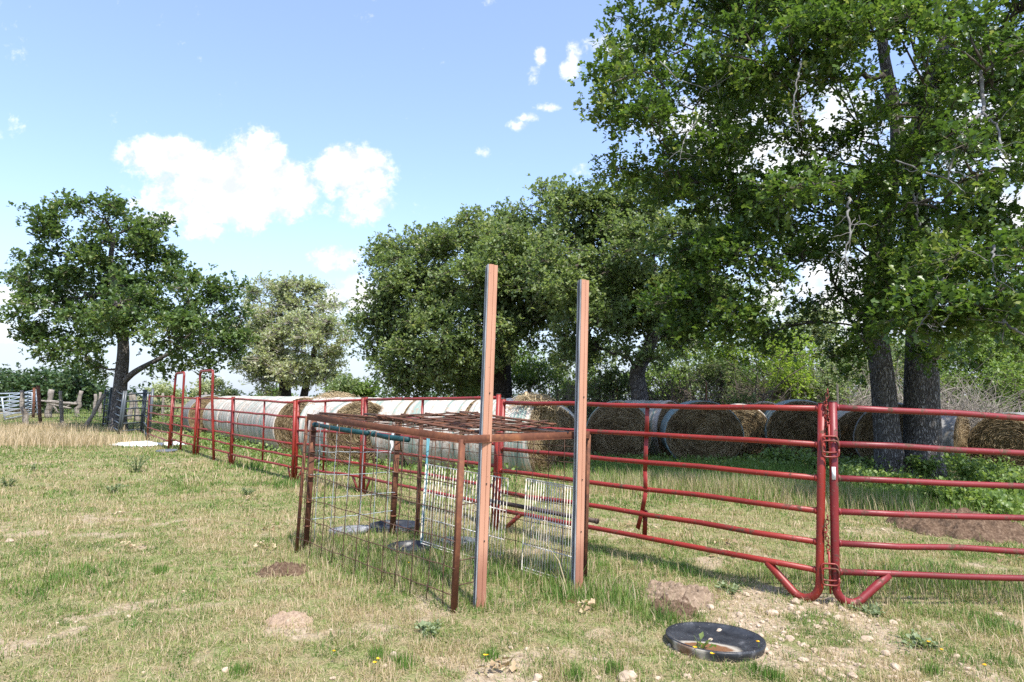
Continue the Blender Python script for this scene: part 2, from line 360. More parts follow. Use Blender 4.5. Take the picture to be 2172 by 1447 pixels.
# ------------------------------------------------------------------ fences
RAILZ = [.262, .484, .73, .992, 1.262, 1.555]
def lerp(a, b, t): return np.asarray(a)*(1-t)+np.asarray(b)*t
def panel(name, label, cat, A0, A1, B0, B1, mat, group, nr=6, pr=.030, rr=.023, foot=None, mids=(), braces=True, fr=None, wob=.006, bent=False):
    """A0/A1 base and top of one end post, B0/B1 of the other"""
    A0, A1, B0, B1 = [np.array(q, float) for q in (A0, A1, B0, B1)]
    t = thing(name, label, cat, A0, group)
    u = (B0-A0)/np.linalg.norm(B0-A0)
    fr = fr or [z/1.6 for z in RAILZ]
    for k, (P0, P1, sgn) in enumerate(((A0, A1, 1), (B0, B1, -1))):
        m = MB()
        if foot and k in foot:
            low = lerp(P0, P1, .10); ax = (P1-P0)/np.linalg.norm(P1-P0); uu = u*sgn
            pts = [P1, lerp(P0, P1, .6), lerp(P0, P1, .25), low]
            R = .13
            c = low+uu*R
            for a in np.linspace(.2, 2.25, 9): pts.append(c-uu*R*math.cos(a)-ax*R*1.05*math.sin(a))
            end = lerp(P0, P1, fr[0])+uu*.44-ax*.01
            pts += [lerp(pts[-1], end, .5), end]
            m.tube(pts, pr, 12)
        else:
            m.tube([P1, lerp(P0, P1, .5), P0-np.array([0, 0, .04])], pr, 12)
        o = m.build('end_post', mat, t)
        mc = MB(); ax = (P1-P0)/np.linalg.norm(P1-P0); mc.tube([P1-ax*.004, P1+ax*.006], pr*1.04, 12); mc.build('post_cap', M['dark'], o)
    for z in fr:
        a = lerp(A0, A1, z); b = lerp(B0, B1, z); n = 8
        pts = np.array([lerp(a, b, s) for s in np.linspace(0, 1, n)]); pts[1:-1] += rng.normal(0, wob, (n-2, 3))*[.5, .5, 1]
        m = MB(); m.tube(pts, rr, 10)
        for e, s in ((a, 1), (b, -1)): m.tube([e+s*u*pr*.8, e+s*u*(pr+.012)], rr*1.18, 10)
        m.build('rail', mat, t)
    for s in mids:
        a0 = lerp(A0, B0, s); a1 = lerp(A1, B1, s); m = MB()
        lo, hi = lerp(a0, a1, fr[0]), lerp(a0, a1, fr[-1])
        if bent:
            d = np.cross(u, [0, 0, 1]); pts = [hi, lerp(lo, hi, .75), lerp(lo, hi, .5), lerp(lo, hi, .34)+u*.03+d*.02, lerp(lo, hi, .2)-u*.015, lerp(lo, hi, .05)-u*.10-d*.05]
            for q0, q1 in zip(pts[:-1], pts[1:]): m.beam(q0, q1+(q1-q0)*.01, .045, .012, up=d)
            m.beam(lerp(lo, hi, .2)-d*.03, lerp(lo, hi, .01)-u*.02-d*.06, .05, .012, up=d)
        else: m.tube([hi, lo], .02, 8)
        m.build('upright', mat, t)
    if braces:
        for P0, P1, sgn in ((A0, A1, 1), (B0, B1, -1)):
            if foot: break
            e = lerp(P0, P1, fr[0])+u*sgn*.24
            m = MB(); m.beam(e, P0+u*sgn*.07+np.array([0, 0, .01]), .045, .02, up=np.cross(u, [0, 0, 1])); m.build('foot_brace', mat, t)
    return t
def post(pxb, pyb, pxt, pyt):
    b = gp(pxb, pyb); return b, at(pxt, pyt, b[1])
RG = 'red steel corral panels'
# right gate panel
A0, A1 = post(1773, 1285, 1766, 852)
Yr = A0[1]*1.02
B1 = at(2172, 881-8, Yr); B1 = A1+(B1-A1)*3.66/np.linalg.norm(B1-A1); B0 = B1+(A0-A1)
B0[2] = B1[2]-1.61; 
gate_right = panel('corral_gate', 'crimson six rail gate panel with white label on its post, nearest the right', 'gate', A0, A1, B0, B1, M['redcrimson'], RG, foot=(0, 1), pr=.033, rr=.0255)
m = MB(); m.box(lerp(A0, A1, .645)+np.array([-.014, -.031, 0]), (.028, .006, .10), yaw=-.35); m.build('label_sticker', M['white_label'], gate_right)
# centre gate
C0, C1 = post(1738, 1282, 1744, 855); D0, D1 = post(1052, 1128, 1068, 846)
gate_mid = panel('corral_gate', 'bright red six rail gate panel behind the salmon posts with a torn bent upright', 'gate', D0, D1, C0, C1, M['red'], RG, foot=(1,), mids=(.555,), bent=True, pr=.033, rr=.0245, braces=False)
for sgn in (1,):
    u = (C0-D0)/np.linalg.norm(C0-D0); m = MB(); m.tube([lerp(D0, D1, .164)+u*.42, D0+u*.12+np.array([0, 0, .03])], .026, 8); m.build('foot_brace', M['redold'], gate_mid)
# chain latches
for k, fz in enumerate((.79, .165)):
    c = lerp(lerp(C0, C1, fz), lerp(A0, A1, fz), .5)+np.array([0, -.01, 0]); u = (A0-C0)/np.linalg.norm(A0-C0)
    t = thing('chain_latch', ['rusty chain and pin latch joining the two nearest gates near their tops', 'rusty chain and pin latch joining the two nearest gates near their feet'][k], 'latch', c, 'chain latches between the nearest gates')
    w, hh = .062, .105
    for dz, dy, nm in ((0, .0, 'latch_loop'), (-.035, -.012, 'latch_loop')):
        m = MB(); P = []
        for a in np.linspace(0, 2*PI, 25):
            ca, sa = math.cos(a), math.sin(a); P.append(c+u*w*np.sign(ca)*abs(ca)**.4+np.array([0, dy-.03, dz+hh*.62*np.sign(sa)*abs(sa)**.4]))
        m.tube(P, .0075, 7); m.build(nm, M['redold'], t)
    m = MB(); m.tube([c+np.array([0, -.022, .16]), c+np.array([.004, -.022, -.17])], .0085, 8); m.build('latch_pin', M['red'], t)
    m = MB(); top = c+np.array([0, -.022, .16])
    for i in range(9):
        q = top+np.array([-.012+.01*math.sin(i), 0, .033*i]); P = []
        ax = u if i % 2 else np.array([u[1], -u[0], 0])
        for a in np.linspace(0, 2*PI, 13): P.append(q+ax*.012*math.cos(a)+np.array([0, 0, .022*math.sin(a)]))
        m.tube(P, .0048, 5)
    m.build('chain', M['redold'], t)
# panels running away to the left
E0, E1 = post(1046, 1118, 1058, 836); F0, F1 = post(770, 1046, 777, 842)
panel('corral_fence', 'red panel just left of the pale gate seam, behind the rusty cage', 'corral fence', F0, F1, E0, E1, M['red'], RG, mids=(.5,))
G0, G1 = post(764, 1045, 770, 843); I0, I1 = post(627, 1020, 633, 848)
panel('corral_fence', 'red panel with one thin upright, directly behind the left end of the cage', 'corral fence', I0, I1, G0, G1, M['red'], RG, mids=(.45,))
J0, J1 = post(620, 1020, 626, 849); K0, K1 = post(491, 988, 496, 842)
panel('corral_fence', 'red panel with one thin upright left of the cage, before the straw bale face', 'corral fence', K0, K1, J0, J1, M['red'], RG, mids=(.55,))
def arch_panel(label, pl, pr_, mat):
    (a0, a1, atop), (b0, b1), (c0, c1) = pl, pr_[0], pr_[1]
    t = panel('bow_gate', label, 'gate', a0, a1, c0, c1, mat, 'tall arched walk through gates', pr=.034)
    b0 = np.array(b0); b1 = np.array(b1)
    aT = np.array(atop[0]); bT = np.array(atop[1]); up = np.array([0, 0, 1.])
    P = [a1, lerp(a1, aT, .5), aT-up*.12]
    for a in np.linspace(0, PI/2, 6): P.append(aT-up*.12+(bT-aT)/np.linalg.norm(bT-aT)*.12*(1-math.cos(a))+up*.12*math.sin(a))
    for a in np.linspace(PI/2, 0, 6): P.append(bT-up*.12-(bT-aT)/np.linalg.norm(bT-aT)*.12*(1-math.cos(a))+up*.12*math.sin(a))
    P += [bT-up*.12, lerp(b1, bT, .5), b1, lerp(b0, b1, .5), b0]
    m = MB(); m.tube(P, .034, 9); m.build('arch', mat, t); return t
a0, a1 = post(418, 966, 424, 842); c0, c1 = post(489, 986, 494, 842)
b0 = gp(444, 978); 
b0 = lerp(a0, c0, (b0[0]-a0[0])/(c0[0]-a0[0])); b1 = at(450, 845, b0[1])
arch_panel('red bow gate with the taller nearer arch, left of the netted bale row', (a0, a1, (at(425, 788, a0[1]), at(452, 786, b0[1]))), ((b0, b1), (c0, c1)), M['red'])
a0, a1 = post(362, 950, 369, 841); c0, c1 = post(411, 966, 419, 842)
b0 = gp(381, 957); b0 = lerp(a0, c0, (b0[0]-a0[0])/(c0[0]-a0[0])); b1 = at(388, 842, b0[1])
arch_panel('red bow gate with the farther arch, second arch from the nearer one', (a0, a1, (at(373, 793, a0[1]), at(391, 790, b0[1]))), ((b0, b1), (c0, c1)), M['red'])
a0, a1 = post(312, 937, 318, 838); c0, c1 = post(357, 955, 366, 838)
panel('corral_fence', 'rust faded red panel between the grey panels and the first arch', 'corral fence', a0, a1, c0, c1, M['redold'], RG, braces=False)
GG = 'grey tube corral panels under the lone oak'
g_e = post(218, 905, 224, 826); g_a = post(226, 906, 236, 822); g_b = post(251, 921, 263.5, 829); g_c = post(298, 918, 306, 827); g_d = post(315, 936, 324.5, 824)
def gpanel(label, a, b, mids=()):
    fr = [.07+.17*i for i in range(6)]
    return panel('corral_fence', label, 'corral fence', a[0], a[1], b[0], b[1], M['grey_paint'], GG, fr=fr, mids=mids, braces=False, pr=.045, rr=.032)
gpanel('dark grey narrow panel seen edge on at the left of the grey pen', g_e, g_a, (.6,))
gpanel('dark grey panel crossing in front of the lone oak trunk', (g_a[0]+[.09, 0, 0], g_a[1]+[.09, 0, 0]), g_b)
gpanel('dark grey panel with a mid upright, right of the lone oak trunk', (g_b[0]+[.09, 0, 0], g_b[1]+[.09, 0, 0]), g_c, (.6,))
gpanel('dark grey short panel joining the rust faded red panel', (g_c[0]+[.1, 0, 0], g_c[1]+[.1, 0, 0]), g_d, (.5,))
PG = 'pale blue gates at the far left'
a = post(11, 893, 4, 844); b = post(80, 880, 75, 826)
panel('pasture_gate', 'pale blue seven rail gate slanting up behind the leaning cedar post', 'gate', a[0], a[1], b[0], b[1], M['pale_paint'], PG, fr=[.08+.15*i for i in range(7)], braces=False, pr=.045, rr=.034)
a = (at(-60, 882, 50), at(-60, 834, 50)); b = (at(69, 878, 50), at(69, 832, 50))
panel('pasture_gate', 'white six rail gate square on behind the slanting pale blue gate', 'gate', a[0], a[1], b[0], b[1], M['pale_paint'], PG, fr=[.06+.18*i for i in range(6)], mids=(.62,), braces=False, pr=.055, rr=.045)
for lab, q, Y in (('rust red pipe post leaning beside the pale gate', (87, 886, 81, 819), 36), ('rusty gate post standing behind the end of the pale gate', (71, 884, 72.5, 823), 46)):
    p0 = at(q[0], q[1], Y); p1 = at(q[2], q[3], Y); p0[2] = min(p0[2], 0.02)-.05
    m = MB(); m.tube([p0, lerp(p0, p1, .5), p1], .085, 10); m.tube([p1, p1+[0, 0, .03]], .095, 10); o = m.build('pipe_post', M['rust'], None, p0); tag(o, lab, 'post', 'rusty pipe posts')
# cedar post and wire fence
def gnarly(m, p0, p1, r, n=9, seed=0):
    R = np.random.default_rng(seed); P = np.array([lerp(p0, p1, s) for s in np.linspace(0, 1, n)]); P[1:] += R.normal(0, r*.22, (n-1, 3))*[1, 1, .2]
    m.tube(P, r*(1.1-.25*np.linspace(0, 1, n))*R.uniform(.85, 1.12, n), 9)
fence = thing('wire_fence', 'old cedar post and net wire fence in front of the far left thicket', 'fence', gp(130, 905))
pts = [(57.5, 909, 45, 828, .11), (133, 907, 128, 830, .09), (102, 886, 109, 827, .20), (162.6, 887, 171, 829, .15), (153, 872, 160, 835, .16), (212, 888, 213, 832, .10), (198, 884, 203, 836, .12), (293, 894, 285, 836, .14), (277, 890, 279, 834, .16), (263, 888, 262, 836, .1), (437, 895, 437, 832, .08), (345, 890, 346, 834, .09)]
for i, (xb, yb, xt, yt, r) in enumerate(pts):
    b, tp = post(xb, yb, xt, yt); m = MB(); gnarly(m, b-[0, 0, .1], tp, r, seed=i); m.build('fence_post', M['cedar'], fence)
m = MB(); b, tp = post(180, 909, 222, 836); gnarly(m, b, tp, .09, seed=31); m.build('brace_post', M['cedar'], fence)
for q, Y, r in (((87, 850, 109, 853), 44, .05), ((100, 852, 164, 857), 46, .11), ((105, 857, 150, 866), 47, .07), ((130, 868, 163, 852), 48, .06), ((112, 858, 124, 876), 47, .06)):
    m = MB(); gnarly(m, at(q[0], q[1], Y), at(q[2], q[3], Y), r, seed=int(q[0])); m.build('fence_rail', M['cedar'], fence)
m = MB(); w0 = gp(57.5, 909); w1 = gp(133, 907); w2 = gp(222, 905); w3 = gp(437, 899)
for a_, b_ in ((w0-(w1-w0)*.8, w0), (w0, w1), (w1, w2), (w2, w3)):
    for z in (.1, .3, .5, .7, .9, 1.1, 1.25):
        P = np.array([lerp(a_, b_, s)+[0, 0, z+.02*math.sin(s*9)] for s in np.linspace(0, 1, 7)]); m.tube(P, .008, 4)
    for s in np.arange(0, 1, .045): m.tube([lerp(a_, b_, s)+[0, 0, .1], lerp(a_, b_, s)+[0, 0, .95]], .006, 4)
m.build('net_wire', M['twig'], fence)
# ------------------------------------------------------------------ cage
cg = {}
cg['L'] = post(629, 1172, 652, 884); cg['L2'] = post(649, 1163, 667, 886); cg['Fr'] = post(964, 1303, 982, 932); cg['R'] = post(1241, 1243, 1250, 922)
cg['BL'] = post(833, 1136, 846, 890); cg['B2'] = post(885, 1142, 895, 893)
cage = thing('wire_cage', 'rusty open cage of angle iron and wire mesh with a slatted top', 'cage', cg['Fr'][0])
for k, w in (('L', .03), ('Fr', .042), ('R', .03), ('BL', .06), ('B2', .042), ('L2', .055)):
    b, tp = cg[k]; m = MB(); b = b-[0, 0, .02]
    dv = (tp-b); up = np.array([.5, -.85, 0])
    m.beam(b, tp, w, .008, up=up); m.beam(b+[-w*.5, w*.2, 0], tp+[-w*.5, w*.2, 0], .008, w, up=up)
    o = m.build('leg', M['rust'] if k not in ('Fr',) else M['rustbeam'], cage)
    if k in ('L2', 'BL'):
        m = MB()
        for z in (.18, .36, .55, .74, .9): q = lerp(b, tp, z); m.box(q+[0, -.01, 0], (w*1.15, .05, .012), yaw=.5)
        m.build('weld_band', M['rust'], o)
def bm(name, a, b, w, h, mat):
    m = MB(); m.beam(a, b, w, h); m.beam(lerp(a, b, .005)-[0, 0, h*.5-.002], lerp(a, b, .995)-[0, 0, h*.5-.002], w*2.2, .006); return m.build(name, mat, cage)
tL, tF, tR, tB = cg['L'][1], cg['Fr'][1], cg['R'][1], cg['BL'][1]
bm('top_beam', tL, tF, .012, .062, M['rustbeam']); bm('top_beam', tF, tR, .012, .060, M['rustbeam']); bm('top_beam', tR, tB, .012, .05, M['rust']); bm('top_beam', tB, tL, .012, .05, M['rust'])
def mesh_side(nm, a0, a1, b0, b1, nv, zs, r, mat, jit=.012, lo=.03, lean=0):
    m = MB()
    for i in range(nv):
        s = (i+.5)/nv; p0 = lerp(a0, b0, s); p1 = lerp(a1, b1, s); n = 9
        P = np.array([lerp(p0, p1, q) for q in np.linspace(lo, 1.0, n)]); P += np.cumsum(rng.normal(0, jit*.35, (n, 3)), 0)*[1, 1, .1]
        m.tube(P, r, 5)
    for z in zs:
        n = 18; P = np.array([lerp(lerp(a0, a1, z), lerp(b0, b1, z), s) for s in np.linspace(0, 1, n)]); P += rng.normal(0, jit*.45, (n, 3)); P[:, 2] -= np.sin(np.linspace(0, PI, n))*.012
        m.tube(P, r, 5)
    return m.build(nm, mat, cage)
up3 = np.array([0, 0, 1.])
mesh_side('wire_panel', cg['L'][0]-[.01, .02, 0], tL-[.01, .02, .04], cg['Fr'][0]-[.02, .02, 0], tF-[.02, .02, .04], 12, [.115, .27, .43, .60, .76, .90], .0042, M['rustwire'])
mesh_side('wire_panel', cg['L2'][0], cg['L2'][1], cg['BL'][0], cg['BL'][1]-[0, 0, .03], 6, [.22, .38, .56, .74, .92], .0042, M['galv'], .006, .05)
mesh_side('wire_panel', cg['BL'][0], tB-[0, 0, .03], cg['R'][0], tR-[0, 0, .03], 15, [.06, .2, .36, .52, .68, .82, .93], .0036, M['rustwire'], .008)
m = MB()
for z in (.16, .30, .62): m.tube([lerp(cg['Fr'][0], tF, z), lerp(lerp(cg['Fr'][0], tF, z), lerp(cg['R'][0], tR, z), .12)+[0, 0, .005]], .0045, 5)
m.build('wire_stub', M['rustwire'], cage)
m = MB()
for s in np.linspace(.06, .96, 9): a = lerp(tL, tF, s)+[0, 0, .034]; b = lerp(tB, tR, s)+[0, 0, .03]; m.tube([a, lerp(a, b, .5)-[0, 0, .01], b], .0045, 5)
for s in np.linspace(.1, .9, 5): a = lerp(tL, tB, s)+[0, 0, .037]; b = lerp(tF, tR, s)+[0, 0, .035]; m.tube([a, lerp(a, b, .5)-[0, 0, .012], b], .0045, 5)
m.build('roof_wire', M['rustwire'], cage)
# rods on the roof
q1 = at(800, 884, 6.75); q2 = at(985, 876, 7.5); q3 = at(1172, 902, 6.2); q4 = at(992, 917, 5.5)
grid = thing('rod_grid', 'pile of rust brown rebar grids lying flat on the cage top', 'rebar grid', q4-[0, 0, .02])
m = MB()
for i, s in enumerate(np.linspace(0, 1, 15)):
    a = lerp(q1, q4, s); b = lerp(q2, q3, s); a = a+rng.normal(0, .015, 3); b = b+rng.normal(0, .015, 3); a = a-(b-a)*rng.uniform(0, .04); b = b+(b-a)*rng.uniform(0, .05)
    n = 12; P = np.array([lerp(a, b, x) for x in np.linspace(0, 1, n)]); P[:, 2] += rng.normal(0, .0015, n); m.tube(P, .0075, 7)
m.build('rod', M['rustwire'], grid)
m = MB()
for s in (0, .03, .28, .55, .8, .97, 1.0):
    a = lerp(q1, q2, s); b = lerp(q4, q3, s); n = 16; P = np.array([lerp(a, b, x) for x in np.linspace(-.03, 1.03, n)]); P[:, 2] += .012+rng.normal(0, .0015, n); m.tube(P, .009, 7)
m.build('cross_rod', M['rust'], grid)
m = MB()
for i in range(6):
    a = lerp(q1, q4, rng.uniform(0, 1)); b = lerp(q2, q3, rng.uniform(0, 1)); m.tube([a-[0, 0, .025], lerp(a, b, .5)-[0, 0, .03], b-[0, 0, .02]], .006, 6)
m.build('loose_rod', M['rustwire'], grid)
# long bars lying along the front beam
a = lerp(tL, tB, .12)+[0, 0, .045]; b = lerp(tF, tR, .42)+[0, 0, .05]
m = MB(); m.tube([a, lerp(a, b, .5)+[0, 0, .004], b], .011, 7); o = m.build('steel_bar', M['rust'], None, a); tag(o, 'long rusty steel bar lying along the cage top above the teal pole', 'steel bar')
a = lerp(tL, tB, .6)+[0, 0, .05]; b = at(840, 884, 7.6)
m = MB(); m.beam(a, b, .05, .02); o = m.build('wood_slat', M['dark'], None, a); tag(o, 'dark weathered slat on the rear of the cage top', 'slat')
a = at(1075, 905, 6.1); b = at(1208, 917, 5.95)
m = MB(); m.beam(a, b, .10, .008); o = m.build('black_strip', M['trackdark'], None, a); tag(o, 'thin black plastic strip lying under the rod pile on the cage top', 'strip')
# teal poles under the front beam
off = np.array([.07, .12, -.09])
for lab, s0, s1 in (('longer teal plastic pole slung under the front cage beam', -.03, .40), ('shorter teal plastic pole slung under the middle of the cage beam', .43, .66)):
    a = lerp(tL, tF, s0)+off*1.0; b = lerp(tL, tF, s1)+off*1.0; m = MB(); m.tube([a, lerp(a, b, .5)+[0, 0, -.008], b], [.021, .026, .025], 10)
    m.tube([lerp(a, b, .02), lerp(a, b, .06)], .028, 10)
    o = m.build('teal_pole', M['teal'], None, a); tag(o, lab, 'pole', 'teal poles tied in the cage')
a = at(907, 930, 7.75); b = at(893, 1152, 7.35); m = MB(); m.tube([a, lerp(a, b, .4)+[.012, 0, 0], lerp(a, b, .7), b], .012, 8); m.tube([a+[.02, 0, .0], lerp(a, b, .5), b+[.02, 0, .02]], .008, 6)
o = m.build('aqua_strap', M['aqua'], None, b); tag(o, 'faded aqua strap hanging beside the left white rack', 'strap')
a = at(1040, 1062, 7.2); b = at(1268, 1106, 6.35); m = MB(); m.tube([a, b], .022, 9); m.tube([lerp(a, b, .985), lerp(a, b, 1.0)], .026, 9)
o = m.build('steel_pipe', M['dark'], None, a); tag(o, 'dark rusted pipe sticking out behind the right white rack', 'pipe')
# white rag on the back leg
m = MB(); n = 10; a = at(838, 915, 8.0); V = []; 
for i in range(n):
    for j in range(4): V.append(a+[-.045+.014*j*(1-.06*i)+.010*math.sin(i*1.3), -.02+.010*math.sin(j*2+i), -.030*i+.01*j])
ii = np.arange(n*4).reshape(n, 4); m.add(np.array(V)*1, np.stack([ii[:-1, :-1], ii[:-1, 1:], ii[1:, 1:], ii[1:, :-1]], -1).reshape(-1, 4))
o = m.build('rag', M['white_label'], None, a); mod = o.modifiers.new('thickness', 'SOLIDIFY'); mod.thickness = .004; tag(o, 'white torn rag hanging on the rear cage leg', 'rag')
# white racks
def rack(lab, TL, TR, BR, BL, nv, hs):
    t = thing('wire_rack', lab, 'rack', BL, 'white wire shelf racks leaning in the cage')
    m = MB(); m.tube([TL, TR, BR, BL, TL], .0075, 7); m.build('frame', M['white_wire'], t)
    m = MB()
    for s in np.linspace(0, 1, nv+2)[1:-1]: m.tube([lerp(TL, TR, s)+[0, -.004, 0], lerp(BL, BR, s+rng.normal(0, .004))+[0, -.004, 0]], .0036, 5)
    m.build('wires', M['white_wire'], t)
    for h in hs: m = MB(); m.tube([lerp(TL, BL, h)+[0, .004, 0], lerp(TR, BR, h)+[0, .004, 0]], .0055, 6); m.build('crossbar', M['white_wire'], t)
rack('white wire rack with rusty patches spanning behind the left salmon post', at(904, 985, 7.5), at(1078, 1016, 6.85), at(1066, 1208, 6.7), at(892, 1152, 7.35), 27, (.36, .68, .97))
rack('white wire rack leaning at the right, just left of the right salmon post', at(1117, 1016, 6.5), at(1222, 1034, 6.15), at(1213, 1242, 6.05), at(1106, 1208, 6.4), 18, (.02, .42, .72, .97))
# salmon posts
def salmon(lab, xb, yb, xt, yt, yaw, w, dp):
    b = gp(xb, yb)-[0, 0, .03]; tp = at(xt, yt, b[1]+.05); t = thing('timber_post', lab, 'post', b, 'tall salmon posts in front of the cage')
    ax = (tp-b); L = np.linalg.norm(ax); ax /= L
    fr_ = np.array([math.cos(yaw), math.sin(yaw), 0]); fr_ -= ax*fr_.dot(ax); fr_ /= np.linalg.norm(fr_); nn = np.cross(ax, fr_)   # fr_: across the front face, nn: into the depth
    def bar(nm, c0, ww, dd, mat, z0=0, z1=1, par=t):
        m = MB(); m.box(b+fr_*c0[0]+nn*c0[1]+ax*L*(z0+z1)/2, (ww, dd, L*(z1-z0)), M=np.stack([fr_, nn, ax], 1), bev=.003); return m.build(nm, mat, par, smooth=False)
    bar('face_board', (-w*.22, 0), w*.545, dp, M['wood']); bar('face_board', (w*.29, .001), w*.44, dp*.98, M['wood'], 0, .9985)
    bar('edge_track', (-w*.5-.004, -dp*.30), .010, dp*.28, M['track']); bar('edge_groove', (-w*.5-.0025, -.004), .006, dp*.30, M['trackdark'], 0, .999)
    bar('edge_track', (-w*.5-.004, dp*.32), .010, dp*.26, M['track'])
    for z in (.36, .62, .2):
        m = MB(); q = b+ax*L*z-nn*(dp*.5+.001)+fr_*w*.1; m.tube([q, q-nn*.003], .006, 8); m.build('screw', M['dark'], t)
    return t
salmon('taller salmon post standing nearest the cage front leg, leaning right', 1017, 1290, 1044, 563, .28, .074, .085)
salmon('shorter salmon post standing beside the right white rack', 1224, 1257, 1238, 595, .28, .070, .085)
# ------------------------------------------------------------------ pans and small ground things
def lathe(m, prof, c, n=64, val=0.0, noise=0.0, seed=0):
    R = np.random.default_rng(seed); an = np.arange(n)*2*PI/n; P = np.array(prof); wob = 1+noise*np.sin(an*3+seed)+noise*.6*np.sin(an*5+2*seed)
    V = np.stack([P[:, None, 0]*np.cos(an)*wob, P[:, None, 0]*np.sin(an)*wob, np.broadcast_to(P[:, None, 1], (len(P), n))], -1)
    ii = np.arange(len(P)*n).reshape(len(P), n); nx = np.roll(ii, -1, 1)
    return m.add(V.reshape(-1, 3)+np.array(c), [np.stack([ii[:-1], nx[:-1], nx[1:], ii[1:]], -1).reshape(-1, 4)], val)
c = gp(1517, 1366); c[2] = float(gz(c[0], c[1]))+.012; R = .322
pan = thing('feed_pan', 'big round black rubber pan holding rusty mud at the lower right', 'rubber pan', c); pan.rotation_euler = (math.radians(-1.5), math.radians(1.5), 0)
m = MB(); lathe(m, [(R*.95, -.03), (R*.985, .012), (R, .030), (R-.004, .040), (R-.013, .042), (R-.022, .037), (R*.89, .030), (R*.80, .018), (R*.6, .010), (R*.3, .007), (.002, .006)], c, 96, noise=.006)
m.build('pan_body', M['rubber'], pan)
m = MB(); lathe(m, [(R-.002, .040), (R-.006, .044), (R-.011, .0425)], c, 96, noise=.006); m.build('rim_bead', M['rubberplain'], pan)
for lab, px, py, Rr, mt, h in (('black rubber tub ring at the rear leg of the cage', 838, 1124, .30, 'rubberplain', .05), ('shallow black rubber pan in the grass inside the cage, before the left rack', 872, 1172, .235, 'rubberplain', .06)):
    c = gp(px, py); c[2] = float(gz(c[0], c[1])); t = thing('rubber_tub', lab, 'tub', c, 'black tubs inside the cage')
    m = MB(); lathe(m, [(Rr, -.02), (Rr*1.02, h), (Rr*.97, h+.012), (Rr*.92, h), (Rr*.88, .02), (.002, .015)], c, 48); m.build('tub_body', M[mt], t)
    m = MB(); lathe(m, [(Rr*1.01, h), (Rr*1.04, h+.014), (Rr*.99, h+.018), (Rr*.96, h+.008)], c, 48); m.build('tub_rim', M['rubberplain'], t)
for lab, px, py, w, d, mt, rz in (('flat grey mat lying inside the left end of the cage', 742, 1133, .46, .30, 'greymat', .3), ('blue grey plastic lid lying by the foot of the far arch', 352, 959, .55, .5, 'bluegrey', .1), ('dark blue grey board lying behind the left white rack', 968, 1155, .42, .3, 'bluegrey', -.4)):
    c = gp(px, py); c[2] = float(gz(c[0], c[1]))+.045; m = MB(); lathe(m, [(w*.5, -.03), (w*.52, 0), (w*.5, .014), (w*.3, .012), (.002, .01)], (0, 0, 0), 28, noise=.05)
    V = m.v[0]; V[:, 1] *= d/w; m.v[0] = V+c; o = m.build('flat_lid', M[mt], None, c); o.rotation_euler = (.05, -.04, rz); tag(o, lab, 'lid')
# crumpled net on the grass
c = gp(295, 945); n = 40; X, Y = np.meshgrid(np.linspace(-1, 1, n), np.linspace(-1, 1, n)); rr = np.sqrt(X**2+Y**2)
Z = np.clip(1-rr**2, 0, 1)**.5*(.05+.30*fbm(X*3+3, Y*2.4+8, 4)*fbm(X*1.5, Y*1.5+20, 2)); m = MB()
ii = np.arange(n*n).reshape(n, n); Qn = np.stack([ii[:-1, :-1], ii[:-1, 1:], ii[1:, 1:], ii[1:, :-1]], -1).reshape(-1, 4)
keep = (rr.ravel()[Qn].max(1) < 1.02)
m.add(np.stack([X*.9*(1+.25*np.sin(Y*5)), Y*.55, Z], -1).reshape(-1, 3)+c, Qn[keep]); o = m.build('net_heap', M['tarp'], None, c); tag(o, 'crumpled white and green bale net lying on the grass by the arches', 'net heap')
m = MB(); m.add(np.stack([X*.5, Y*.35*(1+.3*np.sin(X*4)), Z*.7], -1).reshape(-1, 3)+gp(358, 944)+[0, .2, 0], Qn[keep]); o = m.build('net_heap', M['tarp'], None, gp(358, 944)); tag(o, 'small scrap of white bale net behind the far arch gate', 'net heap')
# rocks
def rock_mesh(r, seed, flat=.6):
    R = np.random.default_rng(seed); n = 14; k = 9
    th = np.linspace(0.12, PI-.12, k); ph = np.arange(n)*2*PI/n; D = []
    for t in th:
        for p in ph: D.append((math.sin(t)*math.cos(p), math.sin(t)*math.sin(p), math.cos(t)))
    D = np.array(D); rad = np.ones(len(D))
    for i in range(9):
        d = R.normal(0, 1, 3); d /= np.linalg.norm(d); h = R.uniform(.55, .9); pr_ = D @ d; rad = np.minimum(rad, np.where(pr_ > .05, h/np.maximum(pr_, .05), 9))
    V = D*rad[:, None]*[1, R.uniform(.6, .9), flat]*r*(1+R.normal(0, .02, (len(D), 1)))
    ii = np.arange(k*n).reshape(k, n); nx = np.roll(ii, -1, 1)
    return V, [np.stack([ii[:-1], ii[1:], nx[1:], nx[:-1]], -1).reshape(-1, 4), ii[0][None], ii[-1][None, ::-1]]
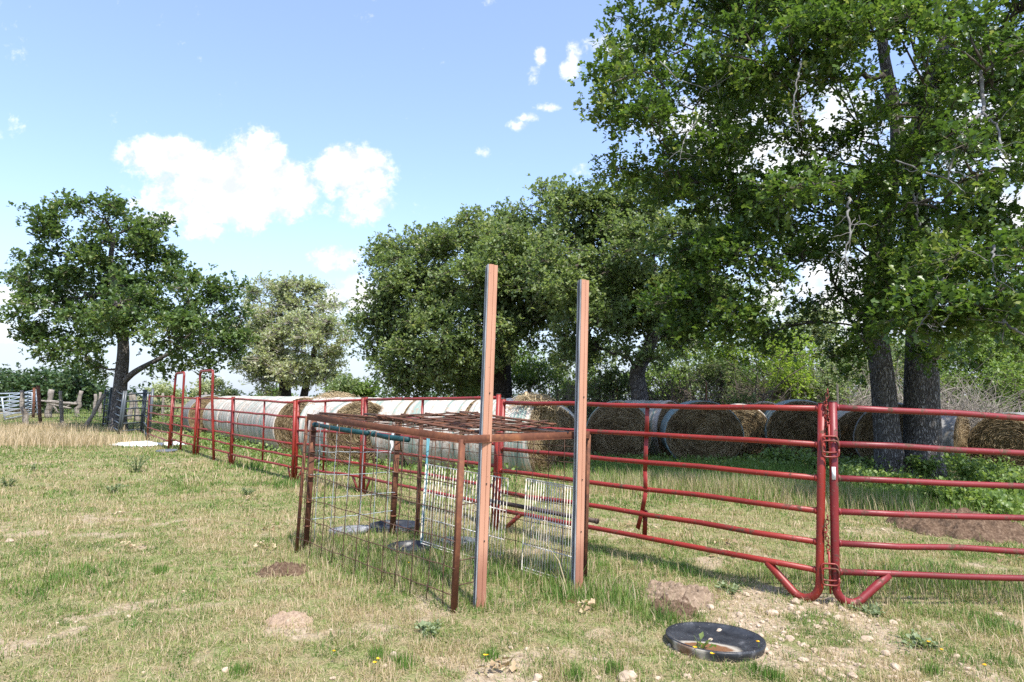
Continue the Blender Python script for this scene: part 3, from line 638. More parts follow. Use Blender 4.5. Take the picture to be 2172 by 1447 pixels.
rocks = [(1686, 1282, .062, 'pale rock wedged against the bent foot of the bright red gate'), (1507, 1293, .05, 'smooth cream stone beside the dirt clods, above the black pan'), (1490, 1284, .036, 'small cream stone touching a larger smooth one above the pan'), (1618, 1382, .055, 'angular stone at the right rim of the black pan'), (1634, 1388, .035, 'small white stone next to the black pan rim'),
    (1572, 1320, .035, 'round tan stone just behind the black pan'), (1525, 1316, .03, 'white quartz pebble behind the black pan'), (1902, 1418, .05, 'tilted tan stone right of the gravel, near the bottom edge'), (1893, 1440, .045, 'pale stone half cut by the bottom edge of the photo'), (2119, 1297, .042, 'white stone alone in the grass under the crimson gate'),
    (1740, 1430, .05, 'flat pale stone in the gravel below the black pan'), (1808, 1437, .05, 'cream stone at the bottom edge right of the pan'), (1728, 1383, .04, 'brown angular stone in the gravel right of the pan'), (1690, 1306, .045, 'flat white stone below the bright red gate foot'), (1757, 1308, .045, 'tan stone between the two gate feet'),
    (1140, 1442, .06, 'white stone at the bottom edge below the salmon posts'), (1330, 1440, .09, 'long flat pale rock at the bottom edge left of the pan'), (2060, 1112, .11, 'grey boulder on the dirt heap behind the crimson gate'), (2095, 1120, .09, 'rounded tan rock on the right of the dirt heap'), (2020, 1124, .07, 'reddish rock at the left of the dirt heap'), (20, 1150, .07, 'pale flat stone at the left edge of the field')]
for i, (px, py, r, lab) in enumerate(rocks):
    c = gp(px, py); c[2] = float(gz(c[0], c[1]))+r*.22; r *= .8; V, fs = rock_mesh(r, 50+i, .45 if 'flat' in lab else .6); m = MB(); m.add(V+c, fs); o = m.build('rock', M['rock'], None, c, smooth=False); o.rotation_euler = (rng.uniform(-.25, .25), rng.uniform(-.25, .25), rng.uniform(0, 6)); tag(o, lab, 'rock', 'limestone rocks in the grass')
m = MB(); cnt = 0
for px, py, sx, sy, k in ((1690, 1300, .55, .3, 380), (1760, 1400, .5, .4, 330), (1640, 1345, .35, .3, 110), (1600, 1420, .5, .3, 90), (2060, 1118, .8, .5, 150), (1440, 1275, .4, .3, 70), (1900, 1400, .9, .5, 80), (120, 1330, .7, .5, 50), (1200, 1430, .9, .2, 40)):
    c = gp(px, py)
    for i in range(k):
        p = c+[rng.normal(0, sx), rng.normal(0, sy), 0]; r = rng.lognormal(-4.5, .55); V, fs = rock_mesh(r, int(rng.integers(40)), .65); a = rng.uniform(0, 6.28); Rm = np.array([[math.cos(a), -math.sin(a), 0], [math.sin(a), math.cos(a), 0], [0, 0, 1]])
        p[2] = float(gz(p[0], p[1]))+r*.2; m.add(V @ Rm.T+p, fs)
tag(m.build('gravel', M['rock'], smooth=False), kind='stuff')
# soil mounds and clods
def clods(nm, lab, px, py, R, k, rr, mt, cat='soil mound', hgt=.05):
    c = gp(px, py); c[2] = float(gz(c[0], c[1])); n = 90; X, Y = np.meshgrid(np.linspace(-1.1, 1.1, n), np.linspace(-1.1, 1.1, n)); f = 1/(rr*3.2)
    wx, wy = c[0]+X*R, c[1]+Y*R; d = np.sqrt(X**2+Y**2)+.5*(fbm(wx*5, wy*5, 3)-.5)
    lump = np.abs(fbm(wx*f, wy*f, 4)-.5)*2+.6*fbm(wx*f*.4+3, wy*f*.4, 2)
    Z = hgt*np.clip(1-d*d, 0, 1)*.5+np.clip(1.02-d, 0, .35)/.35*lump*rr*3.4-.012-.05*sstep(.85, 1.05, d)
    ii = np.arange(n*n).reshape(n, n); q = np.stack([ii[:-1, :-1], ii[:-1, 1:], ii[1:, 1:], ii[1:, :-1]], -1).reshape(-1, 4); q = q[(d.ravel()[q].min(1) < 1.1)]
    m = MB(); m.add(np.stack([wx, wy, gz(wx, wy)+Z], -1).reshape(-1, 3), q); o = m.build(nm, M[mt], None, c); return tag(o, lab, cat, 'heaps of loose soil')
clods('soil_mound', 'dark crumbly soil mound left of the cage', 602, 1214, .26, 420, .016, 'soil')
clods('soil_mound', 'pale sandy mound in the grass at lower left of the cage', 612, 1322, .19, 150, .013, 'palesoil', hgt=.03)
clods('soil_mound', 'lumpy brown dirt patch between right salmon post and black pan', 1440, 1270, .36, 330, .022, 'soilmid')
clods('soil_mound', 'dark lumpy clods above the black pan, left of the cream stone', 1425, 1295, .22, 110, .024, 'soil')
clods('dirt_heap', 'long heap of dirt and rock behind the crimson gate', 2045, 1120, .95, 420, .035, 'soil', hgt=.16)
# ------------------------------------------------------------------ hay bales
def bale_mesh(L, a, b, seed, netmat, nm_face='end_face', strands=2600, shag=0.0):
    R = np.random.default_rng(seed); parts = {}
    n = 96; an = np.arange(n)*2*PI/n
    def sect(k=1.0):
        x = a*np.cos(an); z = b*np.sin(an); z = np.where(z < -b*.86, -b*.86-(z+b*.86)*.0+0*z, z); return x*k, z*k+b*.86
    m = MB(); yy = np.concatenate([[0, .012, .04], np.linspace(.1, L-.1, 22), [L-.04, L-.012, L]]); kk = np.ones(len(yy)); kk[[0, -1]] = .965; kk[[1, -2]] = .985
    V = []
    for y, k in zip(yy, kk):
        x, z = sect(1); dn = 1+.030*(fbm(an*2.2+seed, np.full(n, y*2.5+seed), 3)-.5)+.008*np.sin(y*21+seed)
        cz = b*.86; V.append(np.stack([x*k*dn, np.full(n, y), np.maximum((z-cz)*k*dn+cz, 0.0)], -1))
    ii = np.arange(len(yy)*n).reshape(len(yy), n); nx = np.roll(ii, -1, 1)
    m.add(np.concatenate(V), np.stack([ii[:-1], ii[1:], nx[1:], nx[:-1]], -1).reshape(-1, 4)); parts['net_wrap'] = (m, netmat)
    for e, y0, sg in ((0, .01, -1), (1, L-.01, 1)):
        m = MB(); rs = np.linspace(0.02, .975, 22); V = []
        for r in rs:
            x, z = sect(r); cz = b*.86; z = (z-b*.86)*1+cz
            x = a*np.cos(an)*r; zz = b*np.sin(an)*r; zz = np.maximum(zz, -b*.86)+cz
            off = (.045*(1-r**4)+.05*(fbm(x*5+seed, zz*5+e*7, 4)-.5)*1.6+.004*np.sin(r*40+seed))
            V.append(np.stack([x, y0+sg*off*np.where(r > .96, 0, 1), zz], -1))
        ii = np.arange(len(rs)*n).reshape(len(rs), n); nx = np.roll(ii, -1, 1); qs = np.stack([ii[:-1], nx[:-1], nx[1:], ii[1:]], -1).reshape(-1, 4)
        if sg > 0: qs = qs[:, ::-1]
        m.add(np.concatenate(V), [qs])
        parts[nm_face+str(e)] = (m, M['hayface'])
        k = strands if e == 0 else strands//4
        r = np.sqrt(R.uniform(.0, 1, k))*.97; t = R.uniform(0, 2*PI, k); t0 = t
        ln = R.uniform(.06, .30, k); dr = R.normal(0, .30, k)
        N_ = 4; s = np.linspace(-.5, .5, N_)[None]
        rad = r[:, None]*.85+0; tt = t[:, None]+s*ln[:, None]/np.maximum(rad, .12); rr_ = np.clip(r[:, None]+s*ln[:, None]*dr[:, None]*1.1, 0, .985)
        x = a*rr_*np.cos(tt); z = np.maximum(b*rr_*np.sin(tt), -b*.86)+b*.86; y = y0+sg*(.05*(1-rr_**4)+.006+R.uniform(0, .05, (k, 1))+s*R.normal(0, .08, (k, 1)))
        m2 = MB(); tone = np.clip(.5+.10*np.sin(r*30+seed)+.9*(fbm(r*np.cos(t)*4+seed, r*np.sin(t)*4, 3)-.5)+R.normal(0, .24, k), 0, 1)
        m2.tubes(np.stack([x, y, z], -1), R.uniform(.0022, .0045, k)[:, None], 3, tone, False)
        parts['strands'+str(e)] = (m2, M['hay'])
    if shag:
        k = int(1500*shag); x0 = R.normal(0, .38, k)*a*1.1; x0 = np.clip(x0, -a*.9, a*.9); zt = b*.86+np.sqrt(np.clip(1-(x0/a)**2, 0, 1))*b*R.uniform(.25, 1.03, k)
        ln = R.uniform(.15, .6, k); s = np.linspace(0, 1, 5)[None]; dx = R.normal(0, .35, k)
        x = x0[:, None]+s*ln[:, None]*dx[:, None]; z = zt[:, None]-s*ln[:, None]*.9+.05*np.sin(s*PI); y = .03-.03-s*.03-R.uniform(.0, .14, (k, 1))*np.sin(s*PI*.75+.3)
        y = y+np.where(s < .1, .12, 0)
        m2 = MB(); m2.tubes(np.stack([x, y, np.maximum(z, .01)], -1), R.uniform(.0025, .005, k)[:, None], 3, np.clip(R.normal(.68, .2, k), 0, 1), False); parts['loose_hay'] = (m2, M['hay'])
    return parts
def make_bale(label, loc, u, L=1.5, a=.86, b=.82, seed=1, net='netwhite', shag=0, strands=2600, group='round hay bales behind the red panels'):
    t = thing('hay_bale', label, 'hay bale', (0, 0, 0), group)
    for k, (m, mt) in bale_mesh(L, a, b, seed, M[net], shag=shag, strands=strands).items():
        if k.startswith('strands'): continue
        nm = 'end_face' if k.startswith('end_face') else k
        o = m.build(nm, mt, t, origin=(0, 0, 0) if False else None)
        if k.startswith('end_face'): faces_[k[-1]] = o
    for e in '01':
        m, mt = bm_cache['s'+e] if False else (None, None)
    return t
def place_bale(label, px, py, u, L=1.52, a=.90, b=.88, seed=1, net='netwhite', shag=0, strands=2600, X=None):
    c = gp(px, py) if X is None else np.array([X[0], X[1], 0.]); c[2] = -.03
    t = thing('hay_bale', label, 'hay bale', (0, 0, 0), 'round hay bales behind the red panels'); P = bale_mesh(L, a, b, seed, M[net], shag=shag, strands=strands); fo = {}
    for k in P:
        if k.startswith('end_face'): fo[k[-1]] = P[k][0].build('end_face', P[k][1], t)
        elif not k.startswith('strands'): P[k][0].build(k, P[k][1], t)
    for e in '01': P['strands'+e][0].build('hay_strands', P['strands'+e][1], fo[e])
    u = np.array(u, float); t.location = tuple(c); t.rotation_euler = (0, 0, math.atan2(-u[0], u[1])); return t, c
uA = np.array([-.56, .83]); uD = np.array([-.91, .41])
bt, c = place_bale('netted bale with its sunlit straw face, foremost in the long left row', 645, 961, uA, seed=1)
names = ['second netted bale from the straw faced front of the long left row', 'third netted bale from the straw faced front of the long left row', 'fourth netted bale from the front of the long left row', 'fifth netted bale from the front of the long left row, behind the tall arch panel', 'sixth netted bale from the front of the long left row', 'seventh netted bale of the long left row, last of the pale ones']
for i, lab in enumerate(names):
    p = c[:2]+uA*1.53*(i+1)+rng.normal(0, .03, 2); dup(bt, (p[0], p[1], -.03), math.atan2(.56, .83)+rng.normal(0, .02), lab)
p = c[:2]+uA*1.55*7; place_bale('weathered dark grey bale at the far end of the long left row', 0, 0, uA, seed=3, net='netgrey', X=p+np.array([-.55, -.1]), strands=500, b=.90)
place_bale('netted bale with straw face showing through the left half of the cage', 765, 988, uA, seed=4, a=.88, b=.85, strands=3200)
bD, c = place_bale('white netted bale with shaggy loose hay face behind the left salmon post', 1150, 1002, uD, seed=5, shag=1.0, a=.88, b=.89)
pD = c[:2]
for i, lab in enumerate(['white netted bale just left of the shaggy faced bale', 'white netted bale partly behind the cage bale, second left of the shaggy faced one', 'white netted bale hidden low behind the cage bale, third left of the shaggy faced one']):
    p = pD+uD*(1.62*(i+1)); q, _ = place_bale(lab, 0, 0, uD+rng.normal(0, .03, 2), seed=6+i, X=p+np.array([0, .25*i]), strands=1500)
place_bale('straw bale seen between the shaggy bale and the right salmon post', 1158, 985, (.1, 1), seed=11, a=.86, b=.83)
place_bale('round straw face right of the right salmon post, dappled by leaf shade', 1312, 977, (.16, 1), seed=12, a=.89, b=.87, strands=3600)
place_bale('white netted bale side peeking between two dappled straw faces', 1425, 966, (-.75, .65), seed=13, strands=600)
place_bale('wide green rimmed bale with big dark straw face behind the bright red gate', 1494, 983, (.14, 1), seed=14, net='netgreen', a=1.0, b=.88, strands=3800)
place_bale('narrow straw face squeezed behind the big green rimmed bale', 1572, 973, (.3, 1), seed=15, a=.86, b=.84)
place_bale('white netted bale top just showing behind the gap of the bright red gate', 1625, 958, (.2, 1), seed=16, strands=400)
place_bale('blue green topped bale half in shade behind the gate seam', 1704, 978, (.24, 1), seed=17, net='netgreen', a=.97, b=.91, strands=3600)
place_bale('pale netted bale with dark face left of the twin trunks', 1836, 980, (.05, 1), seed=18, b=.80, strands=1800)
place_bale('brown fibrous bale tucked right behind the left trunk', 1900, 996, (.5, .9), seed=19, net='netgrey', strands=1500)
place_bale('grey weathered bale with rounded top right of the twin trunks', 2042, 990, (-.72, .7), seed=20, net='netgrey', b=.75, strands=1200)
place_bale('shaded bale with dark straw face at the right edge of the row', 2145, 1002, (.80, .60), seed=21, net='netgrey', b=.77, strands=2200)
def straw_heap(lab, px, py, Y, L, n, seed):
    R = np.random.default_rng(seed); c = at(px, py, Y); k = n; p = c+np.stack([R.normal(0, L*.5, k), R.normal(0, .25, k), R.normal(0, .06, k)], -1); p[:, 2] -= .10*((p[:, 0]-c[0])/L)**2
    a = R.uniform(0, 6.28, k); d = np.stack([np.cos(a), np.sin(a)*.5, R.normal(0, .22, k)], -1)*R.uniform(.10, .38, k)[:, None]; s = np.linspace(-.5, .5, 4)[None, :, None]
    C = p[:, None]+d[:, None]*s; C[:, :, 2] -= .25*(s[:, :, 0]**2); m = MB(); m.tubes(C, R.uniform(.004, .008, k)[:, None], 3, np.clip(R.normal(.7, .18, k), 0, 1), False); o = m.build('straw_heap', M['hay'], None, c); tag(o, lab, 'loose straw', 'loose straw lying on the bales')
straw_heap('loose straw heaped on the bale tops above the left end of the cage', 715, 842, 18.5, .6, 800, 1)
#straw_heap('thin loose straw on the bale tops behind the red panel', 595, 838, 20.5, .6, 350, 2)
straw_heap('loose straw hanging over the top of the shaggy faced bale', 1130, 846, 15.0, .45, 600, 3)
#straw_heap('loose straw on the top of the arch side end of the long bale row', 470, 838, 27, .7, 250, 4)
# ------------------------------------------------------------------ leaves & trees
def leaves_geo(P, Dv, size, rnd, R, hexa=False, droop=.25):
    """P: (n,3) leaf bases, Dv: (n,3) leaf directions"""
    n = len(P); Dv = Dv/(np.linalg.norm(Dv, axis=1, keepdims=True)+1e-9)
    q = R.normal(0, 1, (n, 3)); q[:, 2] = q[:, 2]*.6
    W = np.cross(Dv, np.array([0, 0, 1.])+q*.35); W /= (np.linalg.norm(W, axis=1, keepdims=True)+1e-9); Nn = np.cross(W, Dv)
    L = size*R.uniform(.65, 1.25, n); w = L*R.uniform(.30, .42, n)
    d = Dv*L[:, None]; wv = W*w[:, None]; nn = Nn*(L*R.uniform(.05, .28, n))[:, None]
    if hexa:
        V = np.stack([P, P+d*.30+wv*.55+nn*.3, P+d*.48+wv*.32+nn*.2, P+d*.70+wv*1.0+nn*.5, P+d*1.0-nn*.2, P+d*.70-wv*1.0+nn*.5, P+d*.48-wv*.32+nn*.2, P+d*.30-wv*.55+nn*.3], 1).reshape(-1, 3); k = 8
        b = np.arange(n)[:, None]*k
        F_ = [np.concatenate([b+[0, 1, 2], b+[0, 6, 7], b+[2, 4, 6], b+[0, 2, 6]]), np.concatenate([b+[2, 3, 4], b+[4, 5, 6]])]
    else:
        V = np.stack([P, P+d*.55+wv+nn, P+d, P+d*.55-wv+nn], 1).reshape(-1, 3); k = 4; b = np.arange(n)[:, None]*k
        F_ = [np.concatenate([b+[0, 1, 2], b+[0, 2, 3]])]
    return V, F_, np.repeat(rnd, k)
def make_crown(blobs, R, cl_den, cl_r, ros, lpr, size, hexa, tone=(.42, .20), flat=.7, surf=.35):
    """blobs: list of (centre, radii). returns MB of leaves, clump list [(centre, blob index)], rosettes"""
    m = MB(); CL = []; RS = []
    for bi, (c, r) in enumerate(blobs):
        vol = 4.19*r[0]*r[1]*r[2]; k = max(3, int(cl_den*vol/(cl_r**3*4.19)))
        d = R.normal(0, 1, (k, 3)); d /= np.linalg.norm(d, axis=1, keepdims=True); rad = (surf+(1-surf)*R.uniform(0, 1, (k, 1)))**.7
        for p in c+d*rad*r*.92: CL.append((p, bi))
    P = np.array([q for q, _ in CL]); nC = len(P)
    bc = np.array([blobs[b][0] for _, b in CL])
    cr = cl_r*R.uniform(.6, 1.25, nC); nr = np.maximum(3, (ros*R.uniform(.5, 1.4, nC)*(cr/cl_r)**2).astype(int))
    ci = np.repeat(np.arange(nC), nr); n = len(ci)
    o = R.normal(0, .52, (n, 3)); o[:, 2] *= flat; RP = P[ci]+o*cr[ci, None]
    out = o*1.0+.35*(P[ci]-bc[ci])+np.array([0, 0, .45])+R.normal(0, .35, (n, 3)); out /= (np.linalg.norm(out, axis=1, keepdims=True)+1e-9)
    ct = R.normal(0, tone[1]*.55, nC)
    li = np.repeat(np.arange(n), lpr); nl = len(li)
    dirs = out[li]*.55+R.normal(0, .62, (nl, 3)); LP = RP[li]+R.normal(0, size*.28, (nl, 3))
    rnd = np.clip(tone[0]+ct[ci][li]+R.normal(0, tone[1], nl), 0, 1); rnd = np.where(R.uniform(0, 1, nl) < .02, 1.0, rnd)
    V, F_, a = leaves_geo(LP, dirs, size, rnd, R, hexa); m.add(V, F_, a)
    return m, CL, (RP, ci, P)
def bez(a, b, c, n): t = np.linspace(0, 1, n)[:, None]; return a*(1-t)**2+2*b*t*(1-t)+c*t*t
def make_tree(name, label, cat, trunks, blobs, leafmat, barkmat, limbmat, twigmat, seed, cl_den=.55, cl_r=.5, ros=22, lpr=6, size=.12, hexa=False, tone=(.42, .2), group=None, twig_frac=.35, twig_r=.006, limb_r=.09, sides=14, flat=.7, lean_t=None):
    """trunks: list of (points, radii)"""
    R = np.random.default_rng(seed); base = np.array(trunks[0][0][0], float)
    t = thing(name, label, cat, base, group)
    TP = []; 
    for pts, rad in trunks:
        pts = np.array(pts, float); n = 28; s = np.linspace(0, len(pts)-1, n); i = np.minimum(s.astype(int), len(pts)-2); f = (s-i)[:, None]
        a = pts[np.maximum(i-1, 0)]; b = pts[i]; c_ = pts[i+1]; d = pts[np.minimum(i+2, len(pts)-1)]
        C = .5*((2*b)+(-a+c_)*f+(2*a-5*b+4*c_-d)*f*f+(-a+3*b-3*c_+d)*f**3); rr = np.interp(s, np.arange(len(rad)), rad)
        m = MB(); V0 = len(m.v); m.tubes(C[None], rr[None], sides*2, 0.0)
        V = m.v[0]; an = np.arctan2(V[:, 1]-np.repeat(C[:, 1], sides*2), V[:, 0]-np.repeat(C[:, 0], sides*2))
        cc = np.repeat(C, sides*2, 0); bulge = 1+.10*(fbm(an*1.6+seed, V[:, 2]*.9+seed, 3)-.5)+.04*np.sin(an*5+V[:, 2]*.4); m.v[0] = cc+(V-cc)*bulge[:, None]
        m.build('trunk', barkmat, t); TP.append((C, rr))
    crown, CL, (RP, ci, P) = make_crown(blobs, R, cl_den, cl_r, ros, lpr, size, hexa, tone, flat)
    crown.build('crown', leafmat, t)
    allT = np.concatenate([q for q, _ in TP]); allR = np.concatenate([q for _, q in TP])
    lm = MB(); LIMB = [None]*len(blobs); ok = allT[:, 2]-base[2] > .26*(allT[:, 2].max()-base[2])
    NP = allT[ok].copy(); NR = allR[ok].copy(); ND = np.zeros(len(NP))
    order = np.argsort([np.linalg.norm(c-NP, axis=1).min() for c, r in blobs])
    for bi in order:
        c, r = blobs[bi]; ds = np.linalg.norm(c-NP, axis=1); rise = (c-NP)[:, 2]
        cost = ds+.35*ND+np.where(rise < -.15*ds, 1.2*(-rise-.15*ds), 0)+np.where(NR < .03, .8, 0)
        k = int(np.argmin(cost)); a = NP[k]; dist = ds[k]+.01
        mid = lerp(a, c, .5)+np.array([0, 0, .14*dist])+R.normal(0, .12, 3)*dist*.5
        n = 14; Cv = bez(a, mid, c, n); Cv[1:-1] += R.normal(0, .03*dist**.5, (n-2, 3)); LIMB[bi] = Cv
        r0 = min(NR[k]*.72, limb_r*(.45+.16*dist)); rad = np.linspace(r0, max(.014, r0*.35), n); lm.tubes(Cv[None], rad[None], 8)
        NP = np.concatenate([NP, Cv[4:]]); NR = np.concatenate([NR, rad[4:]]); ND = np.concatenate([ND, np.full(n-4, ND[k]+dist)])
    # clump branches
    B = []; n = 6
    for p, bi in CL:
        L = LIMB[bi]; k = R.integers(4, len(L)); j = np.argmin(np.linalg.norm(L[3:]-p, axis=1))+3; k = max(3, min(k, j)); a = L[k]
        mid = lerp(a, p, .5)+R.normal(0, .12, 3)*np.linalg.norm(p-a)+np.array([0, 0, .08]); B.append(bez(a, mid, p, n))
    lm.tubes(np.array(B), np.linspace(.022, .008, n)[None]*(size/.12)**.3, 5)
    lm.build('limbs', limbmat, t)
    sel = R.uniform(0, 1, len(RP)) < twig_frac; a = P[ci[sel]]; b = RP[sel]; mid = lerp(a, b, .5)+R.normal(0, .05, a.shape)
    tt = np.linspace(0, 1, 4)[None, :, None]; TW = a[:, None]*(1-tt)**2+2*mid[:, None]*tt*(1-tt)+(b+(b-a)*.12)[:, None]*tt**2
    tm = MB(); tm.tubes(TW, np.linspace(twig_r, twig_r*.45, 4)[None], 3, 0.0, False); tm.build('twigs', twigmat, t)
    return t
def bl(L, Y, dy=None):
    o = []
    for q in L:
        px, py, rx, ry = q[:4]; y = q[4] if len(q) > 4 else Y
        k = y/F; o.append((at(px, py, y), np.array([rx*k, (dy or max(rx, ry)*k*.95), ry*k])))
    return o
# --- big twin trunk oak
b1 = gp(1890, 1004); b2 = gp(1958, 1006); Yt = b1[1]
T1 = [b1-[0, 0, .1], at(1883, 930, Yt), at(1872, 800, Yt), at(1855, 650, Yt), at(1872, 480, Yt), at(1905, 300, Yt), at(1875, 120, Yt), at(1860, -60, Yt)]
T2 = [b2-[0, 0, .1], at(1957, 930, Yt), at(1955, 800, Yt), at(1958, 640, Yt), at(1945, 480, Yt), at(1935, 320, Yt), at(1985, 150, Yt), at(2040, -40, Yt)]
B1 = [(1345, 50, 70, 70, 13.5), (1330, 150, 70, 70, 13), (1330, 235, 80, 60, 12.5), (1300, 190, 50, 55, 12.6), (1440, 110, 100, 90, 13), (1400, 270, 90, 60, 12.5), (1460, 230, 80, 70, 13),
      (1350, 355, 75, 55, 14), (1440, 380, 100, 75, 13.5), (1540, 300, 80, 60, 13), (1560, 120, 120, 90, 12.5), (1540, 420, 110, 80, 13.5), (1480, 500, 110, 80, 14),
      (1580, 560, 120, 90, 13), (1500, 640, 110, 85, 13.5), (1590, 640, 90, 60, 13), (1690, 560, 70, 60, 13.5), (1410, 715, 60, 40, 13.8), (1500, 715, 70, 42, 13.5),
      (1680, 80, 130, 90, 11.5), (1690, 190, 90, 60, 12.2), (1710, 400, 90, 80, 10.8), (1800, 420, 80, 90, 12.2), (1780, 250, 80, 70, 13.4), (1800, 80, 110, 90, 11.5),
      (1940, 80, 120, 90, 11), (1960, 230, 100, 80, 12), (2080, 100, 110, 110, 10), (2140, 240, 90, 70, 10.5), (2090, 360, 120, 80, 10), (2000, 430, 90, 80, 10.8), (1870, 560, 90, 90, 14.5),
      (2110, 520, 110, 90, 9.5), (2010, 560, 80, 70, 10.2), (2130, 610, 100, 70, 9.2), (2000, 660, 85, 65, 9.8), (1950, 690, 60, 45, 10), (2070, 665, 70, 50, 9.4), (1930, 620, 80, 60, 12.5), (1840, 690, 50, 60, 13.2), (1820, 770, 45, 45, 13.4), (2165, 690, 60, 36, 11),
      (1985, 770, 30, 60, 13.8), (1720, 500, 80, 70, 14.5), (1640, 480, 80, 70, 14.5), (1900, 700, 50, 70, 13.8),
      (1480, -60, 170, 110, 13), (1700, -120, 200, 130, 13), (1950, -120, 200, 130, 12.5), (2200, -40, 160, 140, 11.5), (2320, 200, 140, 140, 12), (2360, 450, 140, 140, 12), (2330, 650, 110, 90, 11.5), (1800, -260, 230, 110, 15), (2050, -260, 200, 110, 15), (1640, 290, 75, 60, 14), (1700, 330, 80, 60, 13.5), (1620, 210, 70, 60, 14), (1860, 230, 60, 80, 12), (1740, 560, 70, 70, 14), (1830, 340, 80, 80, 15), (2050, 300, 90, 60, 13), (1930, 380, 70, 70, 13.5), (2130, 420, 90, 90, 13), (1810, 690, 45, 40, 14.0), (2000, 480, 110, 90, 14), (1600, 200, 110, 90, 16), (1500, 320, 100, 80, 16), (1690, 430, 100, 90, 16), (1560, 480, 110, 90, 16), (1980, 330, 110, 90, 15.5), (1780, 500, 90, 80, 15.5), (2080, 540, 100, 90, 14), (1450, 420, 90, 70, 16), (1880, 420, 80, 80, 15.5), (1380, 150, 70, 80, 14.5), (1760, 160, 90, 80, 14), (2120, 160, 100, 90, 13), (1700, 650, 60, 40, 14.5), (1790, 640, 50, 36, 15), (1880, 600, 80, 70, 12.8), (1955, 540, 70, 70, 12.5), (1860, 480, 70, 70, 12.6), (1890, 360, 60, 70, 12.4), (1590, 705, 60, 30, 14), (2180, 60, 100, 100, 14), (2250, 330, 120, 120, 15), (2200, 560, 110, 110, 14.5), (2050, 200, 130, 110, 16), (1800, -20, 150, 120, 16), (1600, 20, 130, 110, 16)]
big = make_tree('oak_tree', 'huge twin trunked oak filling the right, shading the bales', 'tree', [(T1, [.36, .28, .255, .23, .20, .16, .12, .08]), (T2, [.47, .38, .36, .32, .27, .2, .15, .09])], bl(B1, Yt), M['leafnear'], M['bark'], M['limb'], M['twig'], 21,
    cl_den=.92, cl_r=.44, ros=44, lpr=6, size=.125, hexa=True, tone=(.42, .2), twig_frac=.30, twig_r=.005, limb_r=.085, sides=16)
def dead(pts, r0, r1, seed, forks=3):
    R = np.random.default_rng(seed); P = np.array(pts, float); n = 22; s = np.linspace(0, len(P)-1, n); C = np.stack([np.interp(s, np.arange(len(P)), P[:, k]) for k in range(3)], -1); C[1:-1] += R.normal(0, .010, (n-2, 3))
    r0 *= .62; r1 *= .55; m = MB(); m.tubes(C[None], np.linspace(r0, r1, n)[None]*R.uniform(.85, 1.15, (1, n)), 8)
    for i in range(forks):
        k = R.integers(5, n-2); d = R.normal(0, 1, 3); d[2] -= .3; d /= np.linalg.norm(d); L = R.uniform(.15, .55); Q = np.array([C[k]+d*L*x+R.normal(0, .02, 3)*x for x in np.linspace(0, 1, 6)]); m.tubes(Q[None], np.linspace(r1*1.0, r1*.35, 6)[None], 6)
    return m.build('dead_branch', M['deadwood'], big)
dead([at(2080, 150, 10.3), at(2090, 235, 10.2), at(2050, 265, 10), at(2020, 320, 9.9), at(2010, 380, 9.9), at(1960, 365, 10), at(1900, 340, 10.2)], .045, .018, 1, 9)
dead([at(2085, 240, 10.1), at(2115, 265, 10), at(2125, 310, 9.9), at(2110, 320, 9.9), at(2070, 300, 9.9)], .035, .012, 2, 6)
dead([at(1800, 420, 10.6), at(1797, 450, 10.5), at(1805, 500, 10.4), at(1793, 540, 10.4), at(1800, 575, 10.4)], .035, .014, 3, 12)
dead([at(1700, 130, 11.2), at(1690, 170, 11), at(1680, 240, 11), at(1700, 290, 11)], .03, .012, 4, 6)
dead([at(2000, 590, 9.7), at(1985, 640, 9.5), at(1960, 680, 9.5), at(1945, 700, 9.5)], .03, .01, 5, 6)
dead([at(2030, 610, 9.5), at(2020, 660, 9.4), at(1998, 690, 9.4)], .026, .009, 6, 4)
dead([at(2115, 670, 9.2), at(2140, 690, 9.1), at(2180, 715, 9)], .03, .025, 7, 2)
dead([at(1935, 405, 12.5), at(1942, 440, 12.4), at(1950, 480, 12.4)], .05, .03, 8, 2)
dead([at(1480, 250, 12.3), at(1450, 300, 12.2), at(1440, 350, 12.2)], .02, .008, 9, 5)
dead([at(1400, 130, 12.4), at(1440, 170, 12.4), at(1500, 190, 12.4), at(1570, 150, 12.4)], .02, .008, 10, 8)
dead([at(2110, 520, 9.2), at(2105, 560, 9.1), at(2112, 600, 9.1)], .03, .012, 11, 3)
